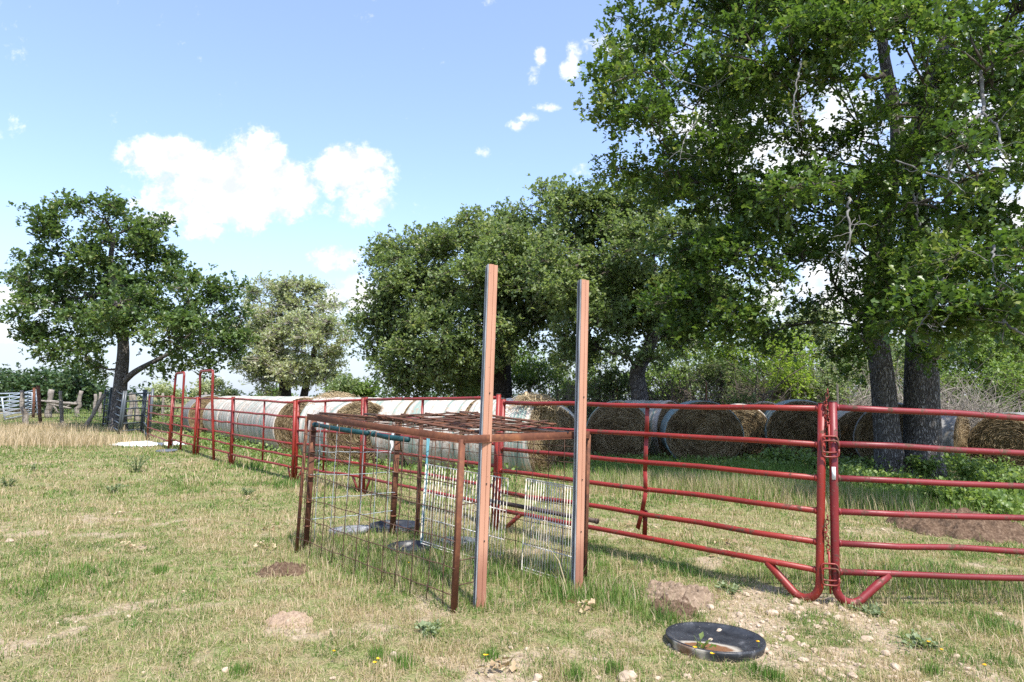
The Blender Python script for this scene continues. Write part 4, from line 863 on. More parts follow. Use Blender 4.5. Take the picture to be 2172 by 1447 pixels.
# --- middle oaks
Y2 = 26.; tb = at(1062, 846+1.61*F/Y2, Y2); tb[2] = -.1
make_tree('oak_tree', 'broad dusty oak with dark trunk standing behind the left salmon post', 'tree', [([tb, at(1063, 840, Y2), at(1062, 760, Y2), at(1075, 690, Y2), at(1060, 600, Y2), at(1040, 520, Y2)], [.55, .42, .38, .3, .2, .1])],
    bl([(850, 545, 75, 55), (800, 640, 45, 60), (905, 515, 55, 40), (875, 630, 95, 80), (835, 740, 70, 60), (985, 500, 85, 60), (1000, 610, 105, 90, 24.5), (940, 720, 95, 70, 24.5), (1080, 460, 70, 45), (1100, 560, 105, 90, 24.5), (1130, 690, 100, 80, 24.5), (880, 795, 65, 40), (1150, 430, 50, 40), (990, 780, 65, 45), (920, 600, 80, 70, 28), (1050, 520, 110, 80, 28.5), (775, 680, 35, 50), (860, 690, 80, 70), (900, 760, 80, 60, 25), (1110, 620, 100, 80), (1140, 520, 80, 80), (1160, 600, 80, 80, 25), (930, 815, 75, 30), (870, 800, 80, 40), (1010, 770, 60, 55, 25), (820, 780, 45, 40), (1040, 690, 70, 60, 25), (820, 590, 35, 40)], Y2),
    M['leafmid'], M['barkdark'], M['limb'], M['twig'], 31, cl_den=1.0, cl_r=.60, ros=80, lpr=6, size=.135, tone=(.45, .2), twig_r=.009, twig_frac=.3, limb_r=.1, group='oaks behind the hay bales')
Y3 = 22.5; tb = at(1356, 846+1.61*F/Y3, Y3); tb[2] = -.1
make_tree('oak_tree', 'oak with pale forked trunk above the dappled bales, right of the salmon posts', 'tree', [([tb, at(1357, 845, Y3), at(1352, 790, Y3), at(1375, 740, Y3), at(1400, 660, Y3), at(1380, 560, Y3)], [.38, .28, .25, .21, .16, .1])],
    bl([(1190, 415, 55, 40), (1250, 460, 90, 70), (1220, 570, 85, 90, 21), (1320, 540, 95, 90, 21), (1260, 680, 90, 70, 21), (1370, 660, 90, 75), (1420, 590, 80, 80), (1330, 430, 90, 60), (1345, 755, 60, 30, 21.5), (1180, 740, 70, 40, 22), (1400, 700, 80, 50), (1290, 600, 90, 80, 24), (1200, 650, 70, 60), (1440, 500, 90, 80, 24), (1540, 640, 90, 70, 24), (1310, 640, 90, 80, 23), (1400, 620, 90, 80, 24), (1290, 500, 90, 80, 23), (1470, 600, 90, 80, 24), (1250, 740, 60, 34, 22), (1440, 700, 80, 50, 23.5), (1180, 520, 60, 60)], Y3),
    M['leafmid'], M['bark'], M['limb'], M['twig'], 32, cl_den=1.0, cl_r=.56, ros=74, lpr=6, size=.13, tone=(.42, .2), twig_r=.008, twig_frac=.3, limb_r=.09, group='oaks behind the hay bales')
# --- left oak
Y4 = gp(250, 912)[1]; tb = gp(250, 912); tb[2] = -.1
make_tree('oak_tree', 'lone dark oak standing over the grey panels at the left', 'tree', [([tb, at(251, 880, Y4), at(255, 820, Y4), at(262, 740, Y4), at(255, 660, Y4), at(235, 580, Y4), at(240, 500, Y4)], [.46, .34, .29, .25, .2, .14, .08]), ([at(258, 815, Y4), at(285, 790, Y4-.3), at(330, 765, Y4-.6), at(380, 740, Y4-.8)], [.15, .13, .10, .06])],
    bl([(110, 485, 80, 48), (215, 462, 85, 45), (60, 540, 55, 42), (165, 560, 110, 60), (290, 540, 90, 65), (90, 665, 90, 50), (45, 715, 50, 28), (240, 650, 130, 70, Y4-2.5), (395, 605, 80, 55), (455, 665, 70, 55), (350, 710, 100, 55, Y4-2.5), (465, 730, 60, 50), (140, 735, 85, 42), (258, 430, 40, 28), (310, 470, 42, 40), (38, 590, 40, 28), (110, 600, 85, 50, Y4+2.5), (310, 620, 115, 65, Y4+3), (415, 700, 85, 55, Y4+2), (190, 690, 95, 55, Y4+2.5), (335, 545, 48, 48), (200, 780, 50, 25), (410, 765, 60, 26), (480, 610, 35, 30), (330, 770, 50, 25), (150, 640, 70, 40), (505, 690, 28, 40), (165, 430, 40, 22)], Y4),
    M['leafleft'], M['bark'], M['limb'], M['twig'], 33, cl_den=.62, cl_r=.60, ros=36, lpr=6, size=.19, tone=(.42, .2), twig_r=.010, twig_frac=.3, limb_r=.09)
# --- pale half dead tree
Y5 = 42.; tb = at(605, 846+1.61*F/Y5, Y5); tb[2] = -.1
make_tree('dying_tree', 'pale half bare tree with drooping grey twigs between the two green oaks', 'tree', [([tb, at(605, 840, Y5), at(600, 780, Y5), at(590, 700, Y5), at(600, 630, Y5)], [.5, .36, .3, .2, .1]), ([at(640, 860, Y5), at(655, 790, Y5), at(670, 720, Y5), at(650, 640, Y5)], [.26, .2, .14, .06])],
    bl([(560, 620, 45, 30), (640, 625, 60, 45), (550, 690, 50, 50), (690, 680, 55, 55), (610, 700, 60, 55), (640, 760, 90, 55), (725, 745, 40, 40), (560, 770, 45, 45), (600, 650, 50, 40), (700, 790, 55, 30), (520, 760, 30, 50), (600, 740, 60, 60, Y5-2.5), (650, 700, 60, 60, Y5-2.5), (570, 700, 50, 60, Y5-2), (630, 790, 70, 40, Y5-2.5), (560, 810, 50, 28, Y5-2), (620, 600, 40, 25), (680, 630, 40, 40), (740, 700, 25, 40), (525, 640, 40, 35), (515, 705, 40, 50), (535, 800, 40, 35)], Y5),
    M['leafpale'], M['barkdark'], M['paletwig'], M['paletwig'], 34, cl_den=.85, cl_r=.70, ros=60, lpr=5, size=.16, tone=(.5, .25), twig_r=.018, twig_frac=.8, limb_r=.09)
# --- background thicket trees
def small_tree(lab, px, py, rx, ry, Y, mat, seed, size=.12, n=3, cl_den=.9, cl_r=.5, ros=44, cat='bush', name='bush', group='bushes behind the hay bales', twig=.35, lpr=5, ground=True):
    R = np.random.default_rng(seed); k = Y/F; base = at(px, py, Y); base[2] = -.05
    B = [(at(px, py, Y), np.array([rx, min(rx, ry)*1.0, ry])*k*.8)]
    for i in range(n): B.append((at(px+R.uniform(-.7, .7)*rx, py+R.uniform(-.5, .6)*ry, Y+R.uniform(-1, 1)), np.array([rx, rx, ry])*k*R.uniform(.38, .6)))
    if ground:
        zc = B[0][0][2]
        for i in range(n+1): q = at(px+R.uniform(-.8, .8)*rx, py, Y+R.uniform(-.8, .8)); q[2] = zc*R.uniform(.15, .5); B.append((q, np.array([rx*k*.45, rx*k*.4, zc*.45])))
    c = B[0][0]
    return make_tree(name, lab, cat, [([base, lerp(base, c, .4)+R.normal(0, .06, 3), lerp(base, c, .85)], [.09, .07, .03])], B, mat, M['limb'], M['limb'], M['twig'], seed, cl_den=cl_den, cl_r=cl_r, ros=ros, lpr=lpr, size=size, group=group, twig_frac=twig, limb_r=.035, sides=5, tone=(.45, .22))
far = dict(mat=M['leaffar'], name='tree', cat='tree', group='far thicket trees at the left', size=.32, cl_r=1.0, ros=40)
small_tree('dark thicket tree at the far left edge behind the pale gates', 30, 815, 55, 45, 62, seed=41, **far)
small_tree('dark thicket tree behind the rust red pipe post', 100, 805, 55, 42, 60, seed=42, **far)
small_tree('dark thicket tree just left of the lone oak trunk', 165, 815, 50, 38, 58, seed=43, **far)
small_tree('dark low thicket tree cut off by the left edge', -60, 815, 60, 45, 62, seed=44, **far)
bb = dict(mat=M['leafbush'])
small_tree('bright green bush right of the pale half bare tree', 770, 822, 48, 20, 36, seed=45, size=.16, **bb)
small_tree('dark shrub under the pale half bare tree', 715, 826, 30, 18, 34, mat=M['leafmid'], seed=46, size=.14)
small_tree('light green bush behind the bales right of the dark oak trunk', 1125, 800, 50, 40, 27, mat=M['leafbush'], seed=47, size=.10)
small_tree('low green bush left of the dark oak trunk', 985, 830, 50, 22, 29, mat=M['leafbush'], seed=48, size=.10)
small_tree('green bush between the salmon posts behind the bales', 1180, 790, 45, 45, 28, mat=M['leafmid'], seed=49, size=.11)
small_tree('feathery bright lime green bush behind the dappled bales', 1660, 735, 95, 48, 25, mat=M['leafbright'], seed=50, size=.10, n=6, cl_den=.4, lpr=4)
small_tree('lime green sprig at the left of the feathery bush', 1530, 760, 40, 35, 25, mat=M['leafbright'], seed=51, size=.10, cl_den=.3)
small_tree('pale green tree far behind the feathery lime bush', 1720, 690, 75, 55, 36, mat=M['leafpale'], seed=52, size=.16, name='tree', cat='tree')
small_tree('grey green tree behind the crimson gate at the right edge', 2090, 755, 90, 75, 25, mat=M['leafbush'], seed=53, size=.11, n=6, name='tree', cat='tree')
small_tree('yellow green shrub at the right edge above the shaded bale', 2160, 810, 60, 45, 22, mat=M['leafbush'], seed=54, size=.10, n=4)
small_tree('tall green tree behind the far right of the thicket', 2220, 700, 110, 110, 27, mat=M['leafmid'], seed=55, size=.14, n=5, name='tree', cat='tree')
small_tree('dim bush between the feathery bush and the twin trunks', 1790, 790, 60, 50, 27, mat=M['leafmid'], seed=56, size=.12, n=4)
small_tree('dim bush seen between the two trunks', 1925, 790, 60, 60, 26, mat=M['leafmid'], seed=57, size=.12, n=4)
small_tree('dull green bush left of the feathery lime bush', 1470, 780, 70, 50, 30, mat=M['leafmid'], seed=58, size=.12, n=4)
small_tree('pale low bush behind the arches', 470, 826, 55, 18, 45, mat=M['leafpale'], seed=59, size=.18, n=3)
small_tree('pale low bush behind the grey panels', 345, 836, 60, 16, 48, mat=M['leafpale'], seed=60, size=.18, n=3)
small_tree('light green bush far behind the long bale row', 600, 838, 60, 14, 55, mat=M['leafbush'], seed=61, size=.2, n=3)
for q in ((1215, 815, 55, 30, 29, 'leafbush', 'low bush behind the bare branches right of the right salmon post'), (1300, 812, 55, 34, 23.6, 'leafmid', 'low bush left of the pale forked trunk'), (1420, 812, 55, 36, 29, 'leafbush', 'low bush just right of the pale forked trunk'), (1530, 800, 50, 40, 23.2, 'leafmid', 'low bush behind the big green rimmed bale'), (1600, 808, 60, 40, 28, 'leafbush', 'low bush under the feathery lime bush'), (1670, 800, 50, 42, 23.2, 'leafbright', 'low bush behind the blue green topped bale'), (1765, 815, 45, 36, 23, 'leafmid', 'low bush behind the gate seam'), (2010, 822, 60, 34, 24, 'leafbush', 'low bush right behind the right trunk'), (2110, 820, 70, 40, 26, 'leafbright', 'low bush behind the pale dry twig heap')):
    small_tree(q[6], q[0], q[1], q[2], q[3], q[4], mat=M[q[5]], seed=int(q[0])+1, size=.10, n=4)
TH = dict(name='tree', cat='tree', group='thicket trees behind the back fence', cl_den=.7, cl_r=.7, ros=48, n=5)
for q in ((1120, 775, 80, 65, 33, 'leafbush', 'pale thicket tree directly behind the dark oak trunk'), (1260, 765, 80, 70, 36, 'leafmid', 'thicket tree behind the gap right of the right salmon post'), (1400, 770, 85, 70, 34, 'leafbush', 'thicket tree just behind the pale forked trunk'), (1530, 765, 85, 75, 37, 'leafmid', 'thicket tree left of the feathery lime bush'), (1640, 740, 90, 90, 35, 'leafmid', 'tall thicket tree behind the feathery lime bush'),
          (1770, 750, 90, 90, 38, 'leafbush', 'thicket tree left of the twin trunks'), (1900, 760, 90, 85, 35, 'leafmid', 'thicket tree directly behind the twin trunks'), (2010, 745, 90, 95, 37, 'leafbush', 'thicket tree right of the twin trunks'), (2130, 730, 100, 105, 35, 'leafmid', 'tall thicket tree at the right edge behind the dry twig heap'), (1010, 800, 60, 45, 38, 'leafmid', 'thicket tree behind the left side of the dark oak')):
    small_tree(q[6], q[0], q[1], q[2], q[3], q[4], mat=M[q[5]], seed=int(q[0]), size=.15, **TH)
# dead brush
def brush(lab, px, py, rx, ry, Y, n, seed, mat='twig', thick=1.0):
    R = np.random.default_rng(seed); k = Y/F; c = at(px, py, Y); c0 = c.copy(); c0[2] = 0; rx *= k; ry *= k; top = c[2]+ry
    B = []; RR = []
    for i in range(n):
        b = c0+[R.normal(0, rx*.45), R.normal(0, .6), R.uniform(0, top*.5)]; d = np.array([R.normal(0, .9), R.normal(0, .5), R.normal(.40, .45)]); d /= np.linalg.norm(d); L = R.uniform(.4, 1.0)*min(top, 2.4)
        q = b+d*L; q[2] = min(max(q[2], .1), top); md = lerp(b, q, .5)+R.normal(0, .30, 3); C = bez(b, md, q, 9); C[1:] += np.cumsum(R.normal(0, .03, (8, 3)), 0); B.append(C); r0 = thick*R.lognormal(-4.6, .45); RR.append(np.linspace(r0, r0*.35, 9))
    m = MB(); m.tubes(np.array(B), np.array(RR), 5, 0.0, False); o = m.build('dead_brush', M[mat], None, c0); return tag(o, lab, 'dead brush', 'dead brush behind the bales')
brush('tangle of bare grey branches right of the right salmon post', 1270, 800, 75, 45, 24.5, 420, 61)
brush('tangle of bare branches right of the pale forked trunk', 1455, 800, 85, 50, 24.2, 520, 62)
brush('mass of bare twigs under the feathery lime bush', 1610, 800, 95, 55, 24, 700, 63)
brush('bare twig mass left of the twin trunks', 1750, 800, 80, 60, 24, 600, 64, 'paletwig')
brush('pale dry twig heap right of the twin trunks', 2065, 835, 75, 38, 20, 800, 65, 'paletwig', .7)
brush('bare twigs glimpsed between the twin trunks', 1915, 810, 60, 60, 23, 300, 66, 'paletwig')
brush('few bare twigs behind the shaggy faced bale', 1190, 815, 40, 30, 24.5, 120, 67)
brush('fallen pale branch lying along the tops of the bales', 1415, 846, 60, 6, 22, 26, 68, 'paletwig', 1.6)
# far low hedge to close the horizon
R_ = np.random.default_rng(5); B_ = []
for x in np.arange(-170, 190, 5.0): B_.append((np.array([x+R_.normal(0, 1), 135+R_.normal(0, 6), 1.0+R_.uniform(-.3, .4)]), np.array([4., 2., 1.5*R_.uniform(.6, 1.3)])))
mm, _, _ = make_crown(B_, R_, .16, 1.6, 26, 4, .7, False); tag(mm.build('far_treeline', M['leaffar']), kind='stuff')
# t posts
for lab, px, yt, yb, Y, r, mt in (('thin rust red fence stake behind the big green rimmed bale', 1498, 812, 880, 22, .022, 'rust'), ('pale wooden stake above the shaggy faced bale', 1116, 831, 870, 20, .05, 'lath'), ('thin dark stake behind the bright bush near the dark oak', 1165, 822, 880, 24, .02, 'rust'), ('thin stake beyond the middle of the cage', 962, 828, 880, 25, .02, 'lath'), ('thin rust stake right of the right salmon post', 1309, 822, 880, 23, .018, 'rust'), ('short pale stake behind the crimson gate', 1776, 815, 880, 20, .035, 'lath')):
    p1 = at(px, yt, Y); p0 = p1.copy(); p0[2] = -.05; m = MB(); m.box(lerp(p0, p1, .5), (r*1.6, r*.7, p1[2]+.05)); m.box(lerp(p0, p1, .5)+[0, r*.6, 0], (r*.6, r*.8, p1[2]+.04)); o = m.build('fence_stake', M[mt], None, p0); tag(o, lab, 'stake', 'stakes of the back fence')
# ------------------------------------------------------------------ plants
def plant(name, lab, px, py, mat, h, w, stems, size, seed, cat='weed', group=None, lps=14, Y=None):
    R = np.random.default_rng(seed); c = gp(px, py); c[2] = float(gz(c[0], c[1])); t = thing(name, lab, cat, c, group); B = []; LP = []; LD = []
    for i in range(stems):
        a = R.uniform(0, 6.28); o = np.array([math.cos(a), math.sin(a), 0]); q = c+o*w*R.uniform(.1, 1)+[0, 0, h*R.uniform(.5, 1.)]; C = bez(c+o*.02, c+o*w*.2+[0, 0, h*.5], q, 7); B.append(C)
        for j in range(lps):
            s = R.uniform(.15, 1); p = C[int(s*6)]+R.normal(0, size*.3, 3); LP.append(p); LD.append(o*.5+R.normal(0, .6, 3)+[0, 0, .3])
    m = MB(); m.tubes(np.array(B), np.linspace(.005, .002, 7)[None], 4, 0, False); m.build('stems', M['leafgrey'], t)
    m = MB(); V, F_, a = leaves_geo(np.array(LP), np.array(LD), size, np.clip(R.normal(.5, .25, len(LP)), 0, 1), R); m.add(V, F_, a); m.build('leaves', mat, t); return t
WG = 'grey green weeds in the field'
plant('weed', 'dark feathery weed standing tallest in the left field', 290, 1003, M['leafgrey'], .40, .42, 16, .026, 71, group=WG, lps=60)
plant('weed', 'low sprawling grey weed left of centre in the field', 238, 1046, M['leafgrey'], .16, .32, 14, .026, 72, group=WG, lps=34)
plant('weed', 'small grey green weed left of the cage near the dry leaves', 526, 1052, M['leafgrey'], .16, .16, 10, .026, 73, group=WG, lps=30)
plant('weed', 'low dark weed at the left edge of the field', 18, 1032, M['leafgrey'], .2, .3, 12, .026, 74, group=WG, lps=30)
plant('weed', 'tiny upright weed left of the tallest field weed', 70, 1000, M['leafgrey'], .18, .1, 6, .04, 75, group=WG, lps=12)
plant('weed', 'broad leaved seedling rising from the mud in the black pan', 1489, 1388, M['leafbush'], .13, .06, 4, .07, 76, lps=3)
plant('weed', 'broad grey green weed between the gate foot and the dirt patch', 1545, 1255, M['leafgrey'], .07, .2, 12, .036, 77, lps=14)
plant('weed', 'broad grey green weed below the crimson gate foot', 1850, 1300, M['leafgrey'], .06, .2, 12, .036, 78, lps=14)
plant('weed', 'flat leafy weed in the grass below the cage front leg', 915, 1345, M['leafgrey'], .06, .22, 12, .036, 79, lps=14)
plant('weed', 'grey green leafy weed at the lower right of the field', 1960, 1370, M['leafgrey'], .06, .25, 12, .036, 80, lps=14)
VG = 'leafy undergrowth before the bales'
for i, (px, py, h, w, lab) in enumerate([(1960, 1010, .55, .6, 'leafy green sapling clump at the foot of the twin trunks'), (2060, 1030, .8, .7, 'tallest leafy green shrub behind the crimson gate'), (2140, 1060, .6, .6, 'leafy green shrub at the right edge behind the crimson gate'), (2010, 1070, .45, .6, 'low leafy shrub just in front of the tallest green shrub'), (1900, 1040, .35, .5, 'low leafy clump left of the twin trunk saplings'), (1660, 990, .5, .6, 'leafy clump in front of the blue green topped bale'), (1740, 1000, .4, .5, 'dark leafy clump below the gate seam'), (2172, 1000, .7, .6, 'leafy clump under the bale at the right edge')]):
    plant('shrub', lab, px, py, M['leafbush'], h, w, 26, .085, 90+i, 'shrub', VG, 34)
# leafy weeds along the bale feet (uncountable)
R = np.random.default_rng(9); LP = []; LD = []
for px0, py0, px1, py1, k, h in ((400, 925, 560, 968, 1100, .42), (560, 968, 700, 985, 600, .3), (640, 985, 860, 1000, 600, .26), (870, 1000, 1100, 1010, 600, .26), (1230, 985, 1620, 985, 2200, .25), (1600, 985, 2172, 1010, 4200, .45), (1750, 1020, 2172, 1090, 3000, .35), (320, 880, 420, 905, 2000, .5), (130, 880, 240, 895, 2500, .6)):
    s = R.uniform(0, 1, k); px = px0+(px1-px0)*s+R.normal(0, 12, k); py = py0+(py1-py0)*s+R.normal(0, 7, k); cl = R.uniform(.2, 1, 60)[(s*59).astype(int)]
    for a, b, q in zip(px, py, cl): p = gp(a, max(b, 868)); p[2] = h*q*R.uniform(0, 1); LP.append(p)
LP = np.array(LP); LD = R.normal(0, .6, LP.shape)+[0, 0, .5]; m = MB(); V, F_, a = leaves_geo(LP, LD, .085, np.clip(R.normal(.55, .25, len(LP)), 0, 1), R); m.add(V, F_, a); tag(m.build('weeds', M['leafbush']), kind='stuff')
# dry fallen oak leaves: small curled clusters
DG = 'clusters of dry fallen oak leaves'
for i, (px, py, r, lab) in enumerate([(1242, 1298, .11, 'curled dry leaf cluster in the grass below the right salmon post'), (985, 1215, .12, 'dry leaf cluster behind the cage front leg'), (570, 1127, .13, 'dry leaf cluster left of the cage, above the soil mound'), (480, 1048, .12, 'dry leaf cluster in the field left of the cage'), (530, 1062, .12, 'second dry leaf cluster between the field and the cage'), (510, 1075, .1, 'dry leaf cluster lowest of three near the small grey weed'), (250, 1092, .13, 'dry leaf scatter in the middle of the left field'), (265, 1165, .16, 'pale dry leaf patch low in the left field'), (560, 1165, .1, 'single curled dry leaf left of the cage foot'), (1560, 1160, .2, 'dry leaf litter behind the bright red gate rails'), (1535, 1180, .16, 'darker leaf litter under the lowest bright red rail'), (1075, 1428, .1, 'dry leaf cluster at the bottom edge below the salmon posts'), (1355, 1120, .2, 'dry leaves under the bent upright of the bright red gate'), (2150, 1185, .15, 'pale leaf cluster at the right edge behind the crimson gate')]):
    R = np.random.default_rng(200+i); c = gp(px, py); c[2] = float(gz(c[0], c[1])); k = 14; P = c+np.stack([R.normal(0, r*.5, k), R.normal(0, r*.4, k), R.uniform(.02, .07, k)], -1); m = MB(); V, F_, a = leaves_geo(P, R.normal(0, 1, (k, 3))*[1, 1, .5], .062, R.uniform(.0, 1, k), R, True); m.add(V, F_, a); o = m.build('dry_leaves', M['dryleaf'], None, c); tag(o, lab, 'dry leaves', DG)
for i, (px, py) in enumerate([(866, 1212), (892, 1148), (1474, 1398), (1608, 1386), (708, 1408), (795, 1432), (1030, 1418), (1970, 1385), (1998, 1402), (2090, 1436), (802, 1425), (1512, 1412)]):
    c = gp(px, py); c[2] = float(gz(c[0], c[1])); q = c+[0, 0, .075]; t = thing('flower', 'small yellow flower on a thin stem in the short grass', 'flower', c, 'yellow flowers scattered in the grass'); m = MB(); m.tube([c, lerp(c, q, .5)+[.008, 0, 0], q], .0018, 5); m.build('stem', M['leafbush'], t)
    R = np.random.default_rng(300+i); an = np.arange(8)*PI/4; D = np.stack([np.cos(an), np.sin(an), np.full(8, .35)], -1); m = MB(); V, F_, a = leaves_geo(np.repeat(q[None], 8, 0), D, .016, R.uniform(0, 1, 8), R); m.add(V, F_, a); m.build('petals', M['yellow'], t)
# ------------------------------------------------------------------ grass
PANS = [(gp(1517, 1366), .34), (gp(838, 1124), .27), (gp(872, 1172), .2)]
def blades(P, h, w, tint, R, bend=.5, flatlay=None):
    ok = np.ones(len(P), bool)
    for q, r in PANS: ok &= (P[:, 0]-q[0])**2+(P[:, 1]-q[1])**2 > r*r
    P = P[ok]; h = h[ok]; w = w[ok]; tint = tint[ok]; flatlay = None if flatlay is None else flatlay[ok]
    n = len(P); a = R.uniform(0, 2*PI, n); o = np.stack([np.cos(a), np.sin(a), np.zeros(n)], -1); b = a+R.normal(PI/2, .5, n); wv = np.stack([np.cos(b), np.sin(b), np.zeros(n)], -1)*(w*.5)[:, None]
    be = R.uniform(.1, 1, n)*bend; up = np.array([0, 0, 1.])
    zz = np.ones(n) if flatlay is None else flatlay
    mid = P+o*(h*be*.35)[:, None]+up*(h*.55*zz)[:, None]; tip = P+o*(h*be*(1+(1-zz)))[:, None]+up*(h*zz*np.sqrt(np.clip(1-.5*be*be, .2, 1)))[:, None]
    V = np.stack([P-wv, P+wv, mid+wv*.8, mid-wv*.8, tip], 1).reshape(-1, 3); i = np.arange(n)[:, None]*5
    return V, [i+[0, 1, 2, 3], i+[3, 2, 4]], np.repeat(tint, 5)
R = np.random.default_rng(77); G = MB()
def scatter(y0, y1, dens, R, spread=1.05, xoff=0):
    area = spread*(y1*y1-y0*y0); n = int(area*dens); y = np.sqrt(R.uniform(y0*y0, y1*y1, n)); x = R.uniform(-1, 1, n)*y*spread; return x, y
def grass_band(y0, y1, dens, wmul, hm=1.0):
    x, y = scatter(y0, y1, dens, R); ba = bare(x, y); lu = lush(x, y); cl = fbm(x*7, y*7, 3)
    keep = R.uniform(0, 1, len(x)) < np.clip((1-ba*1.0)*(.10+1.5*sstep(.38, .66, cl))+lu*.30, 0.05, 1); x, y, ba, lu, cl = [q[keep] for q in (x, y, ba, lu, cl)]; n = len(x)
    dry = fbm(x*.9+11, y*.9+3, 4); dry2 = fbm(x*2.7+31, y*2.7+13, 3); dp = np.clip((.30+1.2*(dry-.5)+2.0*(dry2-.5)-.40*lu)*np.where(y > 17, .6, 1), .06, .85); isdry = R.uniform(0, 1, n) < dp
    tint = np.where(isdry, R.uniform(.55, 1, n), np.clip(R.normal(.22+.25*(dry-.4)-.08*lu, .13, n)+.8*(fbm(x*11+50, y*11, 2)-.5)+.35*(dry2-.5), 0, .58))
    h = hm*(.023+.018*lu+.04*lu**3)*R.lognormal(0, .42, n)+.008; h = np.where(isdry & (R.uniform(0, 1, n) < .25), h*1.8+.02, h)
    w = wmul*R.uniform(.0032, .0062, n)*(1+.3*lu); P = np.stack([x, y, gz(x, y)-.004], -1)
    V, F_, a = blades(P, h, w, tint, R, .75); G.add(V, F_, a)
    # lying straw
    k = int(len(x)*.40); j = R.integers(0, n, k); P = P[j]+np.stack([R.normal(0, .04, k), R.normal(0, .04, k), R.uniform(.005, .02, k)], -1); V, F_, a = blades(P, R.uniform(.04, .11, k), w[j]*.75, R.uniform(.55, 1, k), R, 1.0, R.uniform(.0, .35, k)); G.add(V, F_, a)
grass_band(3.3, 5.5, 6500, .85); grass_band(5.5, 8, 4200, 1.05); grass_band(8, 13, 2000, 1.6, 1.0); grass_band(13, 22, 520, 3.0, 1.2); grass_band(22, 48, 110, 6.0, 1.5)
def litter(y0, y1, dens, wmul):
    x, y = scatter(y0, y1, dens, R); k = len(x); P = np.stack([x, y, gz(x, y)+R.uniform(.002, .012, k)], -1)
    V, F_, a = blades(P, R.uniform(.02, .08, k), wmul*R.uniform(.003, .006, k), np.where(R.uniform(0, 1, k) < .75, R.uniform(.55, 1, k), R.uniform(.1, .45, k)), R, 1.0, R.uniform(0, .5, k)); G.add(V, F_, a)
litter(3.3, 6, 1500, .9); litter(6, 10, 900, 1.2)
def patch(px, py, sx, sy, k, h0, h1, tlo, thi, w=.006, bend=.5):
    c = gp(px, py); x = c[0]+R.normal(0, sx, k); y = c[1]+R.normal(0, sy, k); P = np.stack([x, y, gz(x, y)-.005], -1); V, F_, a = blades(P, R.uniform(h0, h1, k)*(.72 if h1 < .3 else 1), np.full(k, w)*R.uniform(.7, 1.3, k), R.uniform(tlo, thi, k), R, bend); G.add(V, F_, a)
# tall dry grass at the far left, seed grass behind the gates, green tufts
for px, py, sx, sy, k in ((30, 935, 1.6, 1.2, 2600), (110, 945, 1.5, .8, 1500), (60, 915, 1.5, 1., 2000), (170, 940, 1.0, .6, 700), (-60, 930, 2, 1.5, 1500)): patch(px, py, sx, sy, k, .12, .50, .68, 1, .016, .6)
for px, py, sx, sy, k in ((1450, 1035, .9, .6, 1500), (1580, 1045, .8, .6, 1500), (1690, 1055, .6, .5, 1100), (1350, 1040, .8, .6, 900), (1820, 1075, .7, .5, 800)): patch(px, py, sx, sy, k, .12, .38, .50, .95, .007, .5); patch(px, py-8, sx, sy, int(k*1.2), .12, .32, .05, .4, .008, .6)
for px, py, sx, sy, k in ((1900, 1060, 1.2, .8, 3000), (2080, 1060, 1.2, .8, 3000), (1650, 1000, 2.0, .8, 3000), (1400, 1000, 2.0, .8, 2000)): patch(px, py, sx, sy, k, .1, .36, .0, .35, .008, .6)
for px, py, sx, sy, k in ((830, 1185, .5, .4, 2200), (960, 1190, .4, .35, 1500), (1160, 1215, .35, .25, 1700), (1260, 1262, .22, .18, 1000), (900, 1230, .35, .25, 1300), (720, 1150, .4, .4, 1000), (1020, 1285, .12, .1, 250), (1000, 1150, .6, .4, 1200), (2050, 1248, .45, .25, 1200), (1900, 1235, .4, .2, 900), (1640, 1225, .25, .15, 400)): patch(px, py, sx, sy, k, .05, .20, .06, .44, .0055, .6); patch(px, py, sx, sy, k//4, .1, .26, .6, 1, .005, .4)
for px, py, h in ((1300, 1425, .16), (1222, 1440, .16), (1042, 1400, .13), (800, 1400, .14), (855, 1410, .13), (1640, 1440, .15), (340, 1215, .15), (1975, 1430, .13), (510, 1430, .12), (1600, 1425, .12)): patch(px, py, .035, .035, 90, h*.6, h, .02, .22, .005, .35)
for px, py, sx in ((190, 870, 3), (215, 872, 2.0)): patch(px, py, sx, 2, 1500, .5, 1.5, .1, .45, .03, .5)
tag(G.build('grass', M['grass']), kind='stuff')
# ------------------------------------------------------------------ light
SUN_EL = math.radians(59); az = np.array([.46, -.89]); az /= np.linalg.norm(az)
ld = bpy.data.lights.new('sun', 'SUN'); ld.energy = 3.3; ld.angle = math.radians(.53); ld.color = (1.0, .955, .88)
sun = bpy.data.objects.new('sun', ld); COL.objects.link(sun)
dirv = Vector((-az[0]*math.cos(SUN_EL), -az[1]*math.cos(SUN_EL), -math.sin(SUN_EL))); sun.rotation_euler = dirv.to_track_quat('-Z', 'Y').to_euler(); sun.location = (20, -20, 40)
w = bpy.data.worlds.new('World'); S.world = w; w.use_nodes = True; nt = w.node_tree
for n in list(nt.nodes): nt.nodes.remove(n)
N = NT(nt); out = N.n('ShaderNodeOutputWorld'); bg = N.n('ShaderNodeBackground')
sky = N.n('ShaderNodeTexSky', sky_type='NISHITA'); sky.sun_disc = False; sky.sun_elevation = SUN_EL; sky.sun_rotation = math.atan2(az[0], az[1]); sky.air_density = 1.0; sky.dust_density = 1.2; sky.ozone_density = 1.2; sky.altitude = 100
SKY_STR = .15; bg.inputs['Strength'].default_value = SKY_STR
gen = N.n('ShaderNodeTexCoord').outputs['Generated']; sep = N.n('ShaderNodeSeparateXYZ'); N.l(gen, sep.inputs[0])
yy = N.math('MAXIMUM', sep.outputs[1], .02); gx = N.math('DIVIDE', sep.outputs[0], yy); gzz = N.math('DIVIDE', sep.outputs[2], yy)
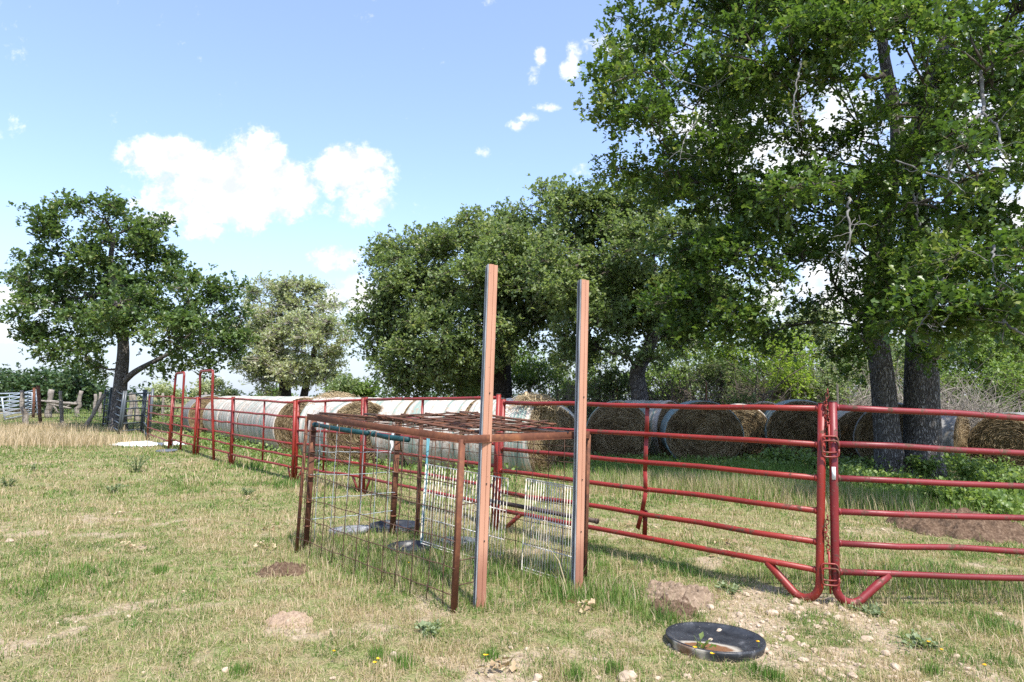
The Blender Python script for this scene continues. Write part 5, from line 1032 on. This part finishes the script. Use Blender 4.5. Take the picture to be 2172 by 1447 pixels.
cv = N.n('ShaderNodeCombineXYZ'); N.l(gx, cv.inputs[0]); N.l(gzz, cv.inputs[1])
wn = N.n('ShaderNodeTexNoise'); wn.inputs['Scale'].default_value = 11; wn.inputs['Detail'].default_value = 7; wn.inputs['Roughness'].default_value = .58; N.l(cv.outputs[0], wn.inputs['Vector'])
wn2 = N.n('ShaderNodeTexNoise'); wn2.inputs['Scale'].default_value = 30; wn2.inputs['Detail'].default_value = 6; wn2.inputs['Roughness'].default_value = .6; N.l(cv.outputs[0], wn2.inputs['Vector'])
clouds = [(460, 405, 140, 70, 1.35), (360, 335, 85, 38, 1.35), (545, 338, 56, 54, 1.3), (590, 400, 75, 60, 1.35), (745, 365, 68, 52, 1.35), (775, 435, 55, 42, .9), (430, 485, 60, 28, .8), (340, 440, 70, 60, .75), (670, 445, 60, 22, .45),
          (715, 550, 70, 30, .55), (745, 640, 60, 55, .75), (1132, 160, 20, 30, .5), (1146, 125, 16, 34, .5), (1208, 150, 24, 26, .45), (1218, 110, 18, 34, .5), (1310, 95, 75, 26, .8), (1100, 268, 34, 16, .45), (1130, 250, 34, 14, .45), (1165, 228, 36, 14, .45), (1026, 322, 20, 14, .4), (1230, 360, 30, 18, .4), (865, 252, 8, 6, .5),
          (1650, 300, 260, 150, .85), (2120, 240, 200, 170, .9), (1800, 620, 220, 130, .8), (60, 640, 130, 40, .5), (40, 700, 130, 30, .45), (2150, 480, 150, 100, .8)]
wn3 = N.n('ShaderNodeTexNoise'); wn3.inputs['Scale'].default_value = 95; wn3.inputs['Detail'].default_value = 5; wn3.inputs['Roughness'].default_value = .62; wn3.inputs['Distortion'].default_value = .6; N.l(cv.outputs[0], wn3.inputs['Vector'])
mask = None
for px, py, rx, ry, k in clouds:
    d = ray(px, py); u0, v0 = d[0]/d[1], d[2]/d[1]
    a = N.math('DIVIDE', N.math('SUBTRACT', gx, u0), rx*.97/F); b = N.math('DIVIDE', N.math('SUBTRACT', gzz, v0), ry*.95/F)
    r2 = N.math('ADD', N.math('MULTIPLY', a, a), N.math('MULTIPLY', b, b)); f = N.math('SUBTRACT', k, N.math('MULTIPLY', r2, .62))
    mask = f if mask is None else N.math('MAXIMUM', mask, f)
mask = N.math('MAXIMUM', mask, -.6)
tot = N.math('ADD', N.math('MULTIPLY', N.math('SUBTRACT', wn3.outputs['Fac'], .5), 1.3), N.math('ADD', mask, N.math('ADD', N.math('MULTIPLY', N.math('SUBTRACT', wn.outputs['Fac'], .5), 2.9), N.math('MULTIPLY', N.math('SUBTRACT', wn2.outputs['Fac'], .5), 1.9))))
cf = N.math('MULTIPLY', N.maprange(tot, -.12, .95), N.maprange(sep.outputs[1], .05, .2))
hz = N.maprange(sep.outputs[2], .30, .0)   # moisture whitens the sky towards the horizon
base = N.mix(N.math('ADD', N.math('MULTIPLY', hz, .62), .18), sky.outputs[0], (2.45, 2.68, 2.85))
base = N.mix(1.0, base, (.88, .915, 1.04), 'MULTIPLY')
shade = N.mix(N.maprange(wn2.outputs['Fac'], .35, .6), (2.65, 2.8, 3.0), (3.9, 3.9, 3.9))
colr = N.mix(N.math('MULTIPLY', cf, .96), base, shade)
N.l(colr, bg.inputs['Color']); N.l(bg.outputs[0], out.inputs[0])
# ------------------------------------------------------------------ render settings
S.view_settings.view_transform = 'Standard'; S.view_settings.look = 'None'; S.view_settings.gamma = 1; S.view_settings.exposure = 1.22; S.view_settings.use_curve_mapping = False
S.render.engine = 'CYCLES'
c = S.cycles; c.max_bounces = 6; c.diffuse_bounces = 3; c.glossy_bounces = 2; c.transmission_bounces = 4; c.transparent_max_bounces = 6; c.use_denoising = False; c.use_adaptive_sampling = False; S.render.filter_size = 1.4; c.caustics_reflective = False; c.caustics_refractive = False; c.sample_clamp_indirect = 4
